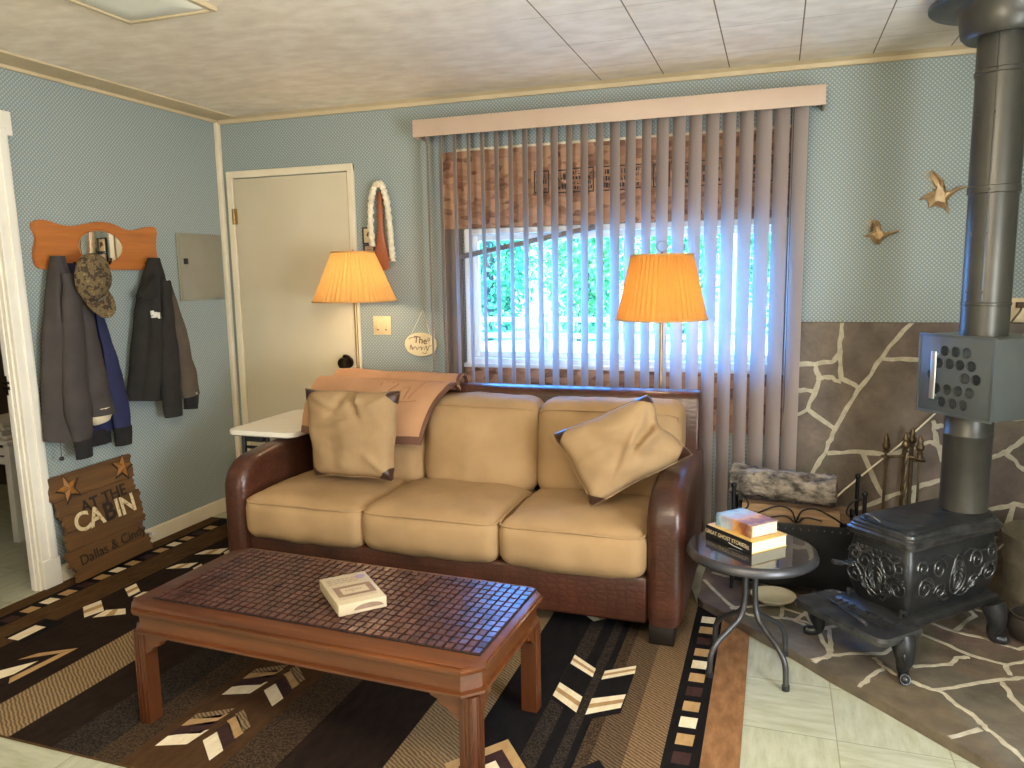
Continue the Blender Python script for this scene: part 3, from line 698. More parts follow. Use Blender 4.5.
# throw pillows
def pillow(name, label, TL, TR, BR, BL, th, folds=(), seed=0, pinch=0):
    TL, TR, BR, BL = map(Vector, (TL, TR, BR, BL)); N = 30
    ctr = (TL + TR + BR + BL) / 4; nrm = ((TR - BL).cross(TL - BR)).normalized()
    if nrm.y > 0: nrm = -nrm
    root = thing(name, label, 'pillow', (ctr.x, ctr.y, min(TL.z, TR.z, BR.z, BL.z)))
    def P(u, v, side, off=0):
        uu = u * (1 - .035 * (1 - v * v) + .012 * math.sin(v * 7 + seed)) - pinch * math.exp(-((v - .05) / .34) ** 2) * max(0, u) ** 3; vv = v * (1 - .035 * (1 - u * u) + .012 * math.sin(u * 6 + seed * 2))
        a, b = (uu + 1) / 2, (vv + 1) / 2
        p = BL.lerp(BR, a).lerp(TL.lerp(TR, a), b)
        g = max(0, (1 - abs(u) ** 3)) ** .46 * max(0, (1 - abs(v) ** 3)) ** .46
        t = th * g
        if side > 0:
            for (x0, y0, dx, dy, w, amp, ln) in folds:
                q = Vector((u - x0, v - y0)); d = Vector((dx, dy)).normalized(); s = q.dot(d); o = q.x * -d.y + q.y * d.x
                t += amp * math.exp(-(o / w) ** 2) * math.exp(-(s / ln) ** 2) * min(1, g * 2)
        t += .010 * nz((u * 2.2, v * 2.2, side), 1, seed) * g * 2 + .005 * nz((u * 6, v * 6, side), 1, seed) * g
        t = max(t, .30 * th * g)
        return p + nrm * (side * t + off)
    bm = B(); V = {}
    for s in (1, -1):
        for i in range(N + 1):
            for j in range(N + 1):
                u, v = -1 + 2 * i / N, -1 + 2 * j / N
                edge = i in (0, N) or j in (0, N)
                V[s, i, j] = V[1, i, j] if (s < 0 and edge) else bm.verts.new(P(u, v, s))
    for s in (1, -1):
        for i in range(N):
            for j in range(N):
                bm.faces.new((V[s, i, j], V[s, i + 1, j], V[s, i + 1, j + 1], V[s, i, j + 1]))
    obj('cover', bm, m_pillow, root, 70)
    # leather corners: a thin patch over each corner on both faces
    M = 8
    for cu, cv in ((-1, 1), (1, 1), (1, -1), (-1, -1)):
        bm = B(); L = .30; W = {}
        for s in (1, -1):
            for i in range(M + 1):
                for j in range(M + 1 - i):
                    u = cu * (1 - L * i / M); v = cv * (1 - L * j / M); ed = (i == 0 or j == 0)
                    q = P(u, v, s, s * .003)
                    if ed: q = P(u, v, 1, 0) + (P(u, v, 1, 0) - ctr).normalized() * .004
                    W[s, i, j] = W[1, i, j] if (s < 0 and ed) else bm.verts.new(q)
            for i in range(M):
                for j in range(M - i):
                    if not (s < 0 and i == 0 and j == 0): bm.faces.new((W[s, i, j], W[s, i + 1, j], W[s, i, j + 1]))
                    if i + j < M - 1: bm.faces.new((W[s, i + 1, j], W[s, i + 1, j + 1], W[s, i, j + 1]))
        obj('leather_corner', bm, m_leather_d, root, 70)
    bm = B(); e = [(-1 + 2 * k / 20, 1) for k in range(20)] + [(1, 1 - 2 * k / 20) for k in range(20)] + [(1 - 2 * k / 20, -1) for k in range(20)] + [(-1, -1 + 2 * k / 20) for k in range(20)]
    tube(bm, [P(u, v, 1) for u, v in e], .003, 6, closed=True); obj('piping', bm, m_pillow, root)
    return root
pillow('throw_pillow', 'tan square pillow with leather corners standing upright at the sofa left end', (1.068, -.825, .878), (1.545, -.815, .880), (1.540, -.905, .500), (1.140, -.895, .492), .078,
       [(0.02, 1.0, .45, -1, .09, -.034, .6), (-.06, .95, -.5, -1, .08, -.028, .5), (-.2, .25, 1, .12, .06, .020, .5), (.25, .8, .3, -1, .07, .024, .4), (-.55, .75, 1, -.6, .06, .018, .35), (.6, .7, 1, .8, .06, .018, .35), (-.2, .4, .8, -.35, .05, -.014, .4), (.7, -.7, .7, -.7, .06, .016, .4)], 1)
pillow('throw_pillow', 'tan pillow with leather corners tilted against the sofa right arm', (2.266, -.870, .738), (2.640, -.835, .910), (2.815, -.815, .672), (2.452, -.985, .482), .088,
       [(.62, -.14, .75, .35, .12, .036, .50), (.34, -.12, .7, .45, .09, -.024, .6), (.12, -.15, .55, .6, .09, .026, .55), (-.12, -.3, .5, .55, .06, -.016, .5), (-.4, .1, 1, .2, .1, .010, .5), (.8, .35, .3, 1, .07, -.022, .4)], 9, .13)

# throw blanket over the sofa back
th = thing('throw_blanket', 'tan suede throw with dark brown border and embroidery over the sofa back', 'blanket', (1.33, -.45, .60))
path = smoothpts([(0, -.300, .64), (0, -.300, .78), (0, -.325, .885), (0, -.36, .905), (0, -.40, .905), (0, -.445, .875), (0, -.475, .862), (0, -.53, .892), (0, -.595, .884), (0, -.665, .83), (0, -.718, .745), (0, -.745, .652)], 5)
np_ = len(path)
def bl(s, t):
    """s: 0..1 along the drape, t: 0..1 across"""
    k = s * (np_ - 1); i = min(int(k), np_ - 2); p = path[i].lerp(path[i + 1], k - i)
    xl = .972 + .01 * s; xr = 1.668 + .035 * math.exp(-((s - .62) / .15) ** 2) - .06 * max(0, s - .75) / .25
    x = xl + (xr - xl) * t
    front = max(0, (s - .6) / .4)
    z = p.z - .012 * t * min(1, s * 3) - .02 * t * front + .01 * nz((x * 4, s * 4, 1)) * front
    return Vector((x, p.y - .008 * math.sin(t * 9) * front, z + .006 * nz((x * 6, s * 3, 2))))
bm = B(); NS_, NT_ = 44, 30
def sheet(bm, s0, s1, t0, t1, off0, off1, ns, nt):
    g = [[[None] * (nt + 1) for _ in range(ns + 1)] for _ in range(2)]
    for i in range(ns + 1):
        for j in range(nt + 1):
            s = s0 + (s1 - s0) * i / ns; t = t0 + (t1 - t0) * j / nt
            e = 1e-3; n = ((bl(min(1, s + e), t) - bl(max(0, s - e), t)).cross(bl(s, min(1, t + e)) - bl(s, max(0, t - e)))).normalized()
            if n.y > 0 and s > .5: n = -n
            elif n.z < 0 and s <= .5 and s > .2: n = -n
            elif s <= .2 and n.y < 0: n = -n
            p = bl(s, t); g[0][i][j] = bm.verts.new(p + n * off0); g[1][i][j] = bm.verts.new(p + n * off1)
    for k in range(2):
        for i in range(ns):
            for j in range(nt): bm.faces.new((g[k][i][j], g[k][i + 1][j], g[k][i + 1][j + 1], g[k][i][j + 1]))
    for i in range(ns):
        for j in (0, nt): bm.faces.new((g[0][i][j], g[0][i + 1][j], g[1][i + 1][j], g[1][i][j]))
    for j in range(nt):
        for i in (0, ns): bm.faces.new((g[0][i][j], g[0][i][j + 1], g[1][i][j + 1], g[1][i][j]))
sheet(bm, 0, 1, 0, 1, .002, .010, NS_, NT_); obj('cloth', bm, m_blanket, th, 70)
bm = B(); sheet(bm, 0, 1, .972, 1.0, .0, .0125, 44, 2); sheet(bm, .968, 1.0, 0, .973, .0, .0125, 3, 30)
bmesh.ops.remove_doubles(bm, verts=bm.verts[:], dist=.003)
obj('border', bm, m_border, th, 70)
bm = B()
def emb(pts, w=.0016, k=3):
    def q(s, t):
        p = bl(s, t); n = Vector((0, -.75, .65)) if s > .6 else Vector((0, 0, 1)); return p + n * .012
    tube(bm, [q(.60 + .25 * b, a) for a, b in [(v.x, v.y) for v in smoothpts([(a, b, 0) for a, b in pts], k)]], w, 5)
emb([(.60, .72), (.63, .50), (.61, .38), (.64, .30), (.70, .30), (.76, .25), (.80, .30), (.80, .55), (.78, .85)])
emb([(.68, .85), (.69, .60), (.735, .58), (.745, .85)]); emb([(.61, .36), (.585, .40), (.58, .45), (.605, .46)])
emb([(.60, .30), (.56, .22), (.555, .12), (.585, .2), (.60, .10), (.62, .22), (.66, .12), (.64, .28)])
emb([(.56, .22), (.585, .2)]); emb([(.76, .25), (.79, .12), (.81, .2), (.84, .10), (.83, .26)])
emb([(.86, .18), (.90, .10), (.93, .2), (.89, .22), (.93, .28)]); emb([(.5, .9), (.6, .86), (.72, .92), (.85, .88)]); emb([(.48, .3), (.51, .15), (.54, .3)]); emb([(.47, .45), (.51, .28), (.55, .45)]); emb([(.51, .45), (.51, .6)])
obj('embroidery', bm, m_thread2, th)

# ------------------------------------------------------------------ coffee table
rz = math.radians(-2.2)
ct = thing('coffee_table', 'cherry wood coffee table with clipped corners in front of the sofa', 'table', (1.842, -1.865, .0122), rz)
L2, D2, TH = .602, .274, .392
def clipped(a, b, c): return [(a, -b + c), (a, b - c), (a - c, b), (-a + c, b), (-a, b - c), (-a, -b + c), (-a + c, -b), (a - c, -b)]
def stack(bm, levels):
    loft(bm, [[Vector((x, y, z)) for x, y in clipped(L2 - o, D2 - o, .05 - o * .4)] for o, z in levels])
bm = B(); stack(bm, [(.010, TH - .031), (.004, TH - .027), (.0, TH - .016), (.0, TH - .012), (.006, TH - .009), (.004, TH - .003), (.010, TH)]); obj('tabletop', bm, m_tablewood, ct, 30, True)
bm = B(); stack(bm, [(.012, TH - .092), (.008, TH - .090), (.008, TH - .082), (.018, TH - .078), (.018, TH - .0315)]); obj('apron', bm, m_tablewood, ct, 30, True)
for sx in (1, -1):
    for sy in (1, -1):
        bm = B(); x, y = sx * (L2 - .044), sy * (D2 - .044); w = .025
        poly = []
        for (a, b) in ((1, -1), (1, 1), (-1, 1), (-1, -1)):
            poly.append((x + a * w, y + b * w))
        # clipped outer corner
        pl2 = []
        for a, b in ((1, -1), (1, 1), (-1, 1), (-1, -1)):
            if (a, b) == (sx, sy):
                q = [(x + a * w, y + b * (w - .015)), (x + a * (w - .015), y + b * w)]
                if (a * b) < 0: q = q[::-1]
                pl2 += q
            else: pl2.append((x + a * w, y + b * w))
        loft(bm, [[Vector((p[0], p[1], z)) for p in pl2] for z in (0, .25, TH - .093)])
        # reeded flutes on the outer faces and the shaped bracket beneath the apron
        for k in range(3):
            o = -.011 + .011 * k
            box(bm, (x + o - .003, y + sy * w - .003, .0), (x + o + .003, y + sy * w + .003, TH - .095), .001)
            box(bm, (x + sx * w - .003, y + o - .003, .0), (x + sx * w + .003, y + o + .003, TH - .095), .001)
        g = obj('leg', bm, m_tablewood_v, ct, 30, True)
        br = [(0, TH - .093), (.085, TH - .093), (.082, TH - .105), (.062, TH - .112), (.058, TH - .125), (.036, TH - .132), (.020, TH - .150), (.004, TH - .158), (0, TH - .158)]
        bm = B(); prism(bm, br, lambda a, b, t: (x - sx * (w + a), t, b), y + sy * (w - .026), y + sy * (w - .004)); obj('bracket', bm, m_tablewood, g, 30, True)
        bm = B(); prism(bm, br, lambda a, b, t: (t, y - sy * (w + a), b), x + sx * (w - .026), x + sx * (w - .004)); obj('bracket', bm, m_tablewood, g, 30, True)
# tiled mat on the table
mt = thing('table_mat', 'dark bamboo tile mat lying on the coffee table', 'mat', (1.862, -1.846, .0122 + TH + .0005), rz)
bm = B(); nx, ny = 41, 14; MX, MY = 1.112, .448
vv = {}
def mv(i, j, a, b, top):
    key = (i, j, a, b, top)
    if key not in vv:
        g = .0022
        x = -MX / 2 + MX * i / nx; y = -MY / 2 + MY * j / ny
        if top: x += g * (1 if a == 0 else -1); y += g * (1 if b == 0 else -1)
        vv[key] = bm.verts.new((x, y, .006 if top else .0035))
    return vv[key]
base_v = [[bm.verts.new((-MX / 2 + MX * i / nx, -MY / 2 + MY * j / ny, .0028)) for j in range(ny + 1)] for i in range(nx + 1)]
for i in range(nx):
    for j in range(ny):
        g = .0036; x0, x1 = -MX / 2 + MX * i / nx + g, -MX / 2 + MX * (i + 1) / nx - g; y0, y1 = -MY / 2 + MY * j / ny + g * .8, -MY / 2 + MY * (j + 1) / ny - g * .8
        q = [base_v[i][j], base_v[i + 1][j], base_v[i + 1][j + 1], base_v[i][j + 1]]
        lo = [bm.verts.new((x, y, .0028)) for x, y in ((x0, y0), (x1, y0), (x1, y1), (x0, y1))]
        dz = rnd.uniform(-.0006, .0006); dt = rnd.uniform(-.0006, .0006)
        hi = [bm.verts.new((x, y, .0068 + dz + s * dt)) for (x, y), s in (((x0, y0), 1), ((x1, y0), 1), ((x1, y1), -1), ((x0, y1), -1))]
        for k in range(4):
            m2 = (k + 1) % 4
            f = bm.faces.new((q[k], q[m2], lo[m2], lo[k])); f.material_index = 1
            bm.faces.new((lo[k], lo[m2], hi[m2], hi[k]))
        bm.faces.new(hi)
low = [bm.verts.new((x, y, 0)) for x, y in ((-MX / 2, -MY / 2), (MX / 2, -MY / 2), (MX / 2, MY / 2), (-MX / 2, MY / 2))]
f = bm.faces.new(low[::-1]); f.material_index = 1
for k, (a, b) in enumerate((((0, 0), (nx, 0)), ((nx, 0), (nx, ny)), ((nx, ny), (0, ny)), ((0, ny), (0, 0)))):
    f = bm.faces.new((low[k], low[(k + 1) % 4], base_v[b[0]][b[1]], base_v[a[0]][a[1]])); f.material_index = 1
obj('tile_sheet', bm, [m_tile, m_tilebase], mt, 0, True)
# card box
cb = thing('card_box', 'small cream printed box lying on the tile mat', 'box', (1.908, -1.880, .0122 + TH + .0082), math.radians(46.5))
hx, hy, hz = .0725, .113, .034
bm = B(); box(bm, (-hx, -hy, 0), (hx, hy, hz), .002); obj('carton', bm, m_boxcard, cb, 30, True)
def flat(bm, x0, y0, x1, y1, z): bm.faces.new([bm.verts.new(p) for p in ((x0, y0, z), (x1, y0, z), (x1, y1, z), (x0, y1, z))])
bm = B()
for a in ((-.056, -.060, .060, -.044), (-.056, .004, .060, .020), (-.056, -.044, -.038, .004), (.042, -.044, .060, .004)): flat(bm, *a, hz + .0006)
for k in range(6): flat(bm, -.026 + k * .009, -.020, -.020 + k * .009, -.014, hz + .0006)
flat(bm, -.008, -.031, -.002, -.027, hz + .0006)
obj('printed_panel', bm, m_print, cb, 0, True)
rnd.seed(5)
for y in (.045, .06, .075):
    x = -.06; bm = B()
    while x < .02: w = rnd.uniform(.006, .018); flat(bm, x, y, x + w, y + .008, hz + .0006); x += w + .004
    obj('print_line', bm, m_print_l, cb, 0, True)
for y in (-.070, -.078):
    x = -.058; bm = B()
    while x < .05: w = rnd.uniform(.005, .014); flat(bm, x, y, x + w, y + .003, hz + .0006); x += w + .003
    obj('print_line', bm, m_print_l, cb, 0, True)
bm = B(); ring = [bm.verts.new((.046 + .017 * math.cos(2 * PI * k / 20), .074 + .014 * math.sin(2 * PI * k / 20), hz + .0006)) for k in range(20)]; bm.faces.new(ring); obj('seal', bm, m_print_p, cb, 0, True)
bm = B()
prism(bm, [(.02 + .045 * math.cos(PI * k / 10) , .004 + .016 * math.sin(PI * k / 10)) for k in range(11)], lambda a, b, t: (a - .002, t, b + .006), -hy - .0006, -hy + .001); obj('thumb_notch', bm, m_print, cb, 0, True)

# ------------------------------------------------------------------ round side table and books
st = thing('side_table', 'round smoked glass side table with grey tube legs between sofa and wood stove', 'table', (3.055, -1.165, 0))
bm = B(); lathe(bm, [(.207, .442), (.214, .438), (.219, .424), (.219, .418), (.212, .412), (.204, .418), (.203, .436)], 48, (3.055, -1.165, 0)); 
ro = obj('rim', bm, m_greymetal, st, 60)
bm = B(); lathe(bm, [(.2035, .439), (.2035, .4445), (.0, .4445)], 48, (3.055, -1.165, 0)); obj('glass_top', bm, m_tableglass, st, 30)
for ang in (-135, -45, 45, 135):
    a = math.radians(ang + 0); dx, dy = math.cos(a), math.sin(a)
    pts = [(3.055 + dx * r, -1.165 + dy * r, z) for r, z in ((.165, .413), (.10, .408), (.045, .395), (.026, .36), (.024, .26), (.040, .20), (.085, .165), (.140, .128), (.168, .09), (.174, .04), (.175, .0095 if dx < 0 else .001))]
    bm = B(); tube(bm, smoothpts(pts, 5), .0098, 10); g = obj('leg', bm, m_greymetal, st, 60)
    bm = B(); z = .0095 if dx < 0 else .001; lathe(bm, [(.0125, z), (.0125, z + .018), (.0105, z + .02)], 12, (3.055 + dx * .175, -1.165 + dy * .175, 0)); obj('foot_cap', bm, m_dkplastic, g)
def book(name, label, cx, cy, z, rot, L, W, T, cover, spine, pages):
    """spine runs along local x on the -y side"""
    b = thing(name, label, 'book', (cx, cy, z), math.radians(rot))
    bm = B(); box(bm, (-L / 2 + .003, -W / 2 + .002, .0025), (L / 2 - .003, W / 2 - .004, T - .0025)); obj('pages', bm, pages, b, 0, True)
    bm = B(); box(bm, (-L / 2, -W / 2, T - .0025), (L / 2, W / 2, T), .0006); box(bm, (-L / 2, -W / 2, 0), (L / 2, W / 2, .0025), .0006); obj('cover', bm, cover, b, 0, True)
    bm = B(); box(bm, (-L / 2, -W / 2 - .0025, 0), (L / 2, -W / 2 + .002, T), .001); obj('spine', bm, spine, b, 0, True)
    return b
GT = .4447
b1 = book('hardback_book', 'thick black and gold hardback at the bottom on the round glass table', 3.034, -1.112, GT, -43.5, .222, .165, .042, m_book_gold, m_book_black, m_pageedge)
M = WM[b1.name] @ frame((-.012, -.0855, .021), (1, 0, 0), (0, 0, 1))
obj('spine_title', text_bm('GREAT GHOST STORIES', .0195, M, .0003, 'CENTER', 0, .95), m_plate, b1, 0)
bm = B(); tube(bm, smoothpts([(.005, -.0855, .010), (.03, -.0857, .006), (.07, -.0857, .005)], 4), .0012, 5); bm2 = None
obj('ribbon', bm, m_logo, b1, 60, True)
bm = B(); flat(bm, 0, 0, 0, 0, 0) if False else box(bm, (.086, -.0855, .012), (.100, -.0848, .026)); obj('publisher_mark', bm, m_print_l, b1, 0, True)
def pb_mat():
    t = NT('paperback_picture'); v = t.obj(); n = t.noise(t.obj((1, 1, 1)), 26, 4, .6)
    sx = t.n('ShaderNodeSeparateXYZ'); tc = t.n('ShaderNodeTexCoord'); t.l(tc.outputs['Object'], sx.inputs[0])
    f = t.math('ADD', t.math('MULTIPLY', sx.outputs[0], 4.6), t.math('ADD', t.math('MULTIPLY', n, .5), .25))
    t.base(t.ramp(f, [(.05, lin((80, 120, 150))), (.25, lin((168, 196, 214))), (.42, lin((176, 160, 176))), (.55, lin((214, 160, 90))), (.66, lin((150, 96, 70))), (.8, lin((120, 70, 56))), (.95, lin((206, 170, 130)))])); return t.fin(.35)
m_pb = pb_mat()
b2 = book('paperback_book', 'paperback with a colourful picture cover lying on the black hardback', 3.036, -1.108, GT + .0423, -43, .172, .122, .044, m_pb, m_pb, m_pageedge)

# ------------------------------------------------------------------ floor lamps
def lamp(label, x, y, zb, zt, rb, rt, top, m, tilt, ring):
    l = thing('floor_lamp', label, 'lamp', (x, y, 0))
    bm = B(); lathe(bm, [(.0, .0095), (.125, .0095), (.13, .018), (.12, .028), (.05, .036), (.022, .05), (.016, .08)], 36, (x, y, 0)); obj('base', bm, m_lampbrass, l, 50)
    bm = B(); tube(bm, [(x, y, .06), (x, y, .5), (x, y, 1.0), (x, y, zb + .06)], .0085, 12); lathe(bm, [(.0085, zb - .02), (.018, zb), (.014, zb + .03), (.02, zb + .05), (.02, zb + .085), (.0, zb + .09)], 20, (x, y, 0)); obj('pole', bm, m_lampbrass, l, 50)
    bm = B(); n = 96
    def pl(a, k=48): return 1 + .018 * (1 if int(round(a / (2 * PI) * n)) % 2 else -1)
    rings = []
    for z, r in ((zb, rb), (zb + (zt - zb) * .5, (rb + rt) / 2), (zt, rt)):
        rings.append([Vector((x + r * pl(2 * PI * i / n) * math.cos(2 * PI * i / n), y + r * pl(2 * PI * i / n) * math.sin(2 * PI * i / n), z)) for i in range(n)])
    loft(bm, rings, cap=False); s = obj('lamp_shade', bm, m, l, 20)
    for z, r in ((zb, rb * 1.02), (zt, rt * 1.02)):
        bm = B(); tube(bm, [(x + r * math.cos(2 * PI * i / 48), y + r * math.sin(2 * PI * i / 48), z) for i in range(48)], .0048, 6, closed=True); obj('shade_trim', bm, m_shadetrim, s, 60)
    bm = B(); 
    for a in (0, 2.1, 4.2): tube(bm, [(x, y, zt - .004), (x + rt * math.cos(a), y + rt * math.sin(a), zt - .002)], .002, 5)
    tube(bm, smoothpts([(x + .02, y, zb + .06), (x + .055, y, zb + .12), (x + .03, y, zt - .03), (x, y, zt), (x - .03, y, zt - .03), (x - .055, y, zb + .12), (x - .02, y, zb + .06)], 4), .0022, 5)
    lathe(bm, [(.004, zt), (.008, zt + .006), (.003, zt + .014)], 12, (x, y, 0))
    obj('harp', bm, m_lampbrass, l, 60)
    if ring:
        bm = B(); R = .024; tube(bm, [(x + R * math.cos(2 * PI * i / 24), y, zt + .014 + R + R * math.sin(2 * PI * i / 24)) for i in range(24)], .003, 6, closed=True); obj('finial_ring', bm, m_steel, l, 60)
    bm = B(); zc = zb + (zt - zb) * .52; lathe(bm, [(.012, zc - .07), (.014, zc - .045), (.027, zc - .01), (.029, zc + .01), (.02, zc + .03), (.0, zc + .036)], 20, (x, y, 0)); obj('bulb', bm, m_bulb, l, 60)
    d = bpy.data.lights.new('lamp_light', 'POINT'); d.energy = top; d.color = (1, .76, .48); d.shadow_soft_size = .045
    lo = bpy.data.objects.new('lamp_light', d); C.objects.link(lo); lo.location = (x, y, zb + .075)
    return l
lamp('brass floor lamp with wide cream pleated shade beside the closed door', 1.030, -.285, 1.262, 1.512, .213, .108, 8, m_shade, 0, False)
lamp('slim floor lamp with amber pleated shade and ring finial in front of the window', 2.612, -.265, 1.172, 1.462, .203, .138, 6, m_shade2, 0, True)

# ------------------------------------------------------------------ white folding table
ft = thing('folding_table', 'white plastic folding table squeezed between the sofa arm and the cream door', 'table', (.74, -.48, 0))
bm = B()
pr = rrect(.192, .305, .05, 6, .757, -.480)
for o_, z0 in ((0, 0),):
    rings = [[Vector((.757 + (p[0] - .757) * k, -.480 + (p[1] + .480) * k, z)) for p in pr] for k, z in ((.97, .624), (1, .630), (1, .646), (.985, .652))]
    loft(bm, rings)
obj('tabletop', bm, m_white, ft, 40)
for x in (.64, .775):
    bm = B(); tube(bm, [(x, -.74, .623), (x, -.745, .45), (x, -.72, .06), (x, -.72, .0125)], .0115, 8); obj('leg', bm, m_dkplastic if x > .7 else m_greymetal, ft, 60)
    bm = B(); tube(bm, [(x, -.22, .623), (x, -.22, .45), (x, -.24, .06), (x, -.24, .0125)], .0115, 8); obj('leg', bm, m_greymetal, ft, 60)
bm = B(); box(bm, (.66, -.76, .594), (.76, -.70, .6235), .004); tube(bm, [(.64, -.73, .56), (.775, -.73, .56)], .008, 8); obj('leg_bracket', bm, m_dkplastic, ft)

# ------------------------------------------------------------------ left wall: coat rack, garments, cap, panel, sign
cr = thing('coat_rack', 'scalloped oak coat rack with an oval mirror on the left wall', 'coat rack', (.012, -.905, 1.43))
top = smoothpts([(-1.264, 1.646, 0), (-1.235, 1.658, 0), (-1.19, 1.657, 0), (-1.129, 1.643, 0), (-1.06, 1.640, 0), (-.98, 1.656, 0), (-.906, 1.668, 0), (-.83, 1.662, 0), (-.76, 1.640, 0), (-.70, 1.638, 0), (-.63, 1.655, 0), (-.575, 1.662, 0), (-.548, 1.652, 0)], 4)
right = smoothpts([(-.545, 1.645, 0), (-.553, 1.61, 0), (-.562, 1.56, 0), (-.558, 1.50, 0), (-.562, 1.46, 0), (-.585, 1.438, 0)], 4)
left = smoothpts([(-1.23, 1.440, 0), (-1.262, 1.455, 0), (-1.272, 1.50, 0), (-1.262, 1.545, 0), (-1.252, 1.58, 0), (-1.266, 1.62, 0)], 4)
poly = [(p.x, p.y) for p in top + right + left]
bm = B(); vs = prism(bm, poly, lambda a, b, t: (t, a, b), .001, .02)
es = [e for e in bm.edges if abs(e.verts[0].co.x - .02) < 1e-5 and abs(e.verts[1].co.x - .02) < 1e-5]; bmesh.ops.bevel(bm, geom=es, offset=.004, segments=2, affect='EDGES')
obj('board', bm, m_oak, cr, 30)
MC = (-.915, 1.548)
bm = B(); prism(bm, [(MC[0] + .130 * math.cos(2 * PI * k / 48), MC[1] + .077 * math.sin(2 * PI * k / 48)) for k in range(48)], lambda a, b, t: (t, a, b), .0195, .0215); mo = obj('mirror', bm, m_mirror, cr, 20)
bm = B(); tube(bm, [(.022, MC[0] + .133 * math.cos(2 * PI * k / 48), MC[1] + .080 * math.sin(2 * PI * k / 48)) for k in range(48)], .0045, 6, closed=True); obj('mirror_rim', bm, m_oak, mo, 60)
for y in (-1.195, -1.075, -.91, -.64):
    bm = B(); tube(bm, smoothpts([(.021, y, 1.472), (.05, y, 1.466), (.068, y, 1.478), (.07, y, 1.495)], 4), [.006] * 12 + [.0085], 8); obj('hook', bm, m_doorknob, cr, 60)

def interp(tab, z):
    tab = sorted(tab)
    if z <= tab[0][0]: return tab[0][1]
    for (a, b), (c, d) in zip(tab, tab[1:]):
        if z <= c: t = (z - a) / (c - a); t = t * t * (3 - 2 * t) * .5 + t * .5; return b + (d - b) * t
    return tab[-1][1]
def hang(yl, yr, dep, x0, z0, z1, zbot=None, folds=7, amp=.22, seed=0, rows=34, n=44):
    """cloth hung flat against the left wall: yl/yr/dep are tables (z, value)"""
    bm = B(); rings = []
    for i in range(rows + 1):
        f = i / rows; z = z1 + (z0 - z1) * f; a, b, d = interp(yl, z), interp(yr, z), interp(dep, z)
        r = []
        for k in range(n):
            t = 2 * PI * k / n; c, s = math.cos(t), math.sin(t)
            y = (a + b) / 2 + (b - a) / 2 * (abs(c) ** .8) * (1 if c > 0 else -1)
            u = (y - a) / max(1e-4, b - a)
            fo = 1 + amp * math.sin(folds * u * PI + seed + z * 3.0 + 1.2 * nz((u * 2, z * 3, 0), 1, seed)) * min(1, f * 3) + .10 * nz((u * 5, z * 7, 1), 1, seed)
            x = x0 + (d * (abs(s) ** .7) * fo if s > 0 else -.004 * abs(s))
            zz = z
            if zbot is not None and i > rows - 5:
                w = (i - (rows - 5)) / 5; zz = z + (interp(zbot, y) - z0) * w
            r.append(Vector((x, y, zz)))
        rings.append(r)
    loft(bm, rings); return bm
def sleeve(pts, rads, seed=0, wr=.12, n=18, flat=.62):
    P = smoothpts(pts, 6); R = []
    k = len(pts) - 1
    for i in range(len(P)):
        t = i / (len(P) - 1) * k; j = min(int(t), k - 1); R.append(rads[j] + (rads[j + 1] - rads[j]) * (t - j))
    bm = B(); vs = tube(bm, P, R, n)
    for v in bm.verts:
        q = nz((v.co.y * 9, v.co.z * 12, v.co.x * 4), 1, seed); v.co.x += q * wr * .10; v.co.y += q * wr * .07
    cx = sum(p.x for p in P) / len(P)
    for v in bm.verts: v.co.x = cx + (v.co.x - cx) * flat
    return bm
# charcoal jacket on the left
jk = thing('charcoal_jacket', 'charcoal nylon jacket hanging on the left hooks of the oak coat rack', 'jacket', (.03, -1.2, .58))
obj('body', hang([(1.50, -1.222), (1.40, -1.25), (1.308, -1.272), (1.122, -1.310), (.9, -1.335), (.70, -1.348)], [(1.50, -1.165), (1.40, -1.155), (1.332, -1.14), (1.143, -1.085), (.915, -1.04), (.70, -1.02)], [(1.50, .04), (1.40, .062), (1.0, .075), (.7, .07)], .048, .70, 1.50,
    [(-1.40, .70), (-1.28, .665), (-1.24, .70), (-1.16, .73), (-1.14, .775), (-.99, .715)], 6, .24, 1), m_charcoal, jk, 70)
obj('sleeve', sleeve([(.112, -1.195, 1.42), (.122, -1.20, 1.25), (.128, -1.222, 1.0), (.130, -1.226, .8), (.128, -1.218, .672)], [.034, .052, .062, .066, .050], 3), m_charcoal, jk, 70)
obj('cuff', sleeve([(.128, -1.219, .682), (.128, -1.214, .63), (.128, -1.212, .585)], [.046, .043, .042], 4, .05), m_knit, jk, 70)
obj('sleeve', sleeve([(.105, -1.145, 1.38), (.118, -1.128, 1.2), (.122, -1.112, 1.0), (.124, -1.102, .86), (.124, -1.100, .765)], [.028, .042, .054, .066, .072], 6), m_charcoal, jk, 70)
obj('lining', sleeve([(.124, -1.100, .80), (.124, -1.098, .758), (.126, -1.092, .728)], [.066, .064, .042], 8, .1), m_fleece, jk, 70)
bm = B(); tube(bm, [(.09, -1.30, .69), (.088, -1.297, .64), (.088, -1.298, .605)], .0022, 5); dr = obj('drawstring', bm, m_greysleeve, jk, 60)
bm = B(); lathe(bm, [(0, 0), (.008, .003), (.012, .012), (.008, .018), (0, .02)], 12, (.088, -1.299, .587)); obj('toggle', bm, m_dkplastic, dr, 60)
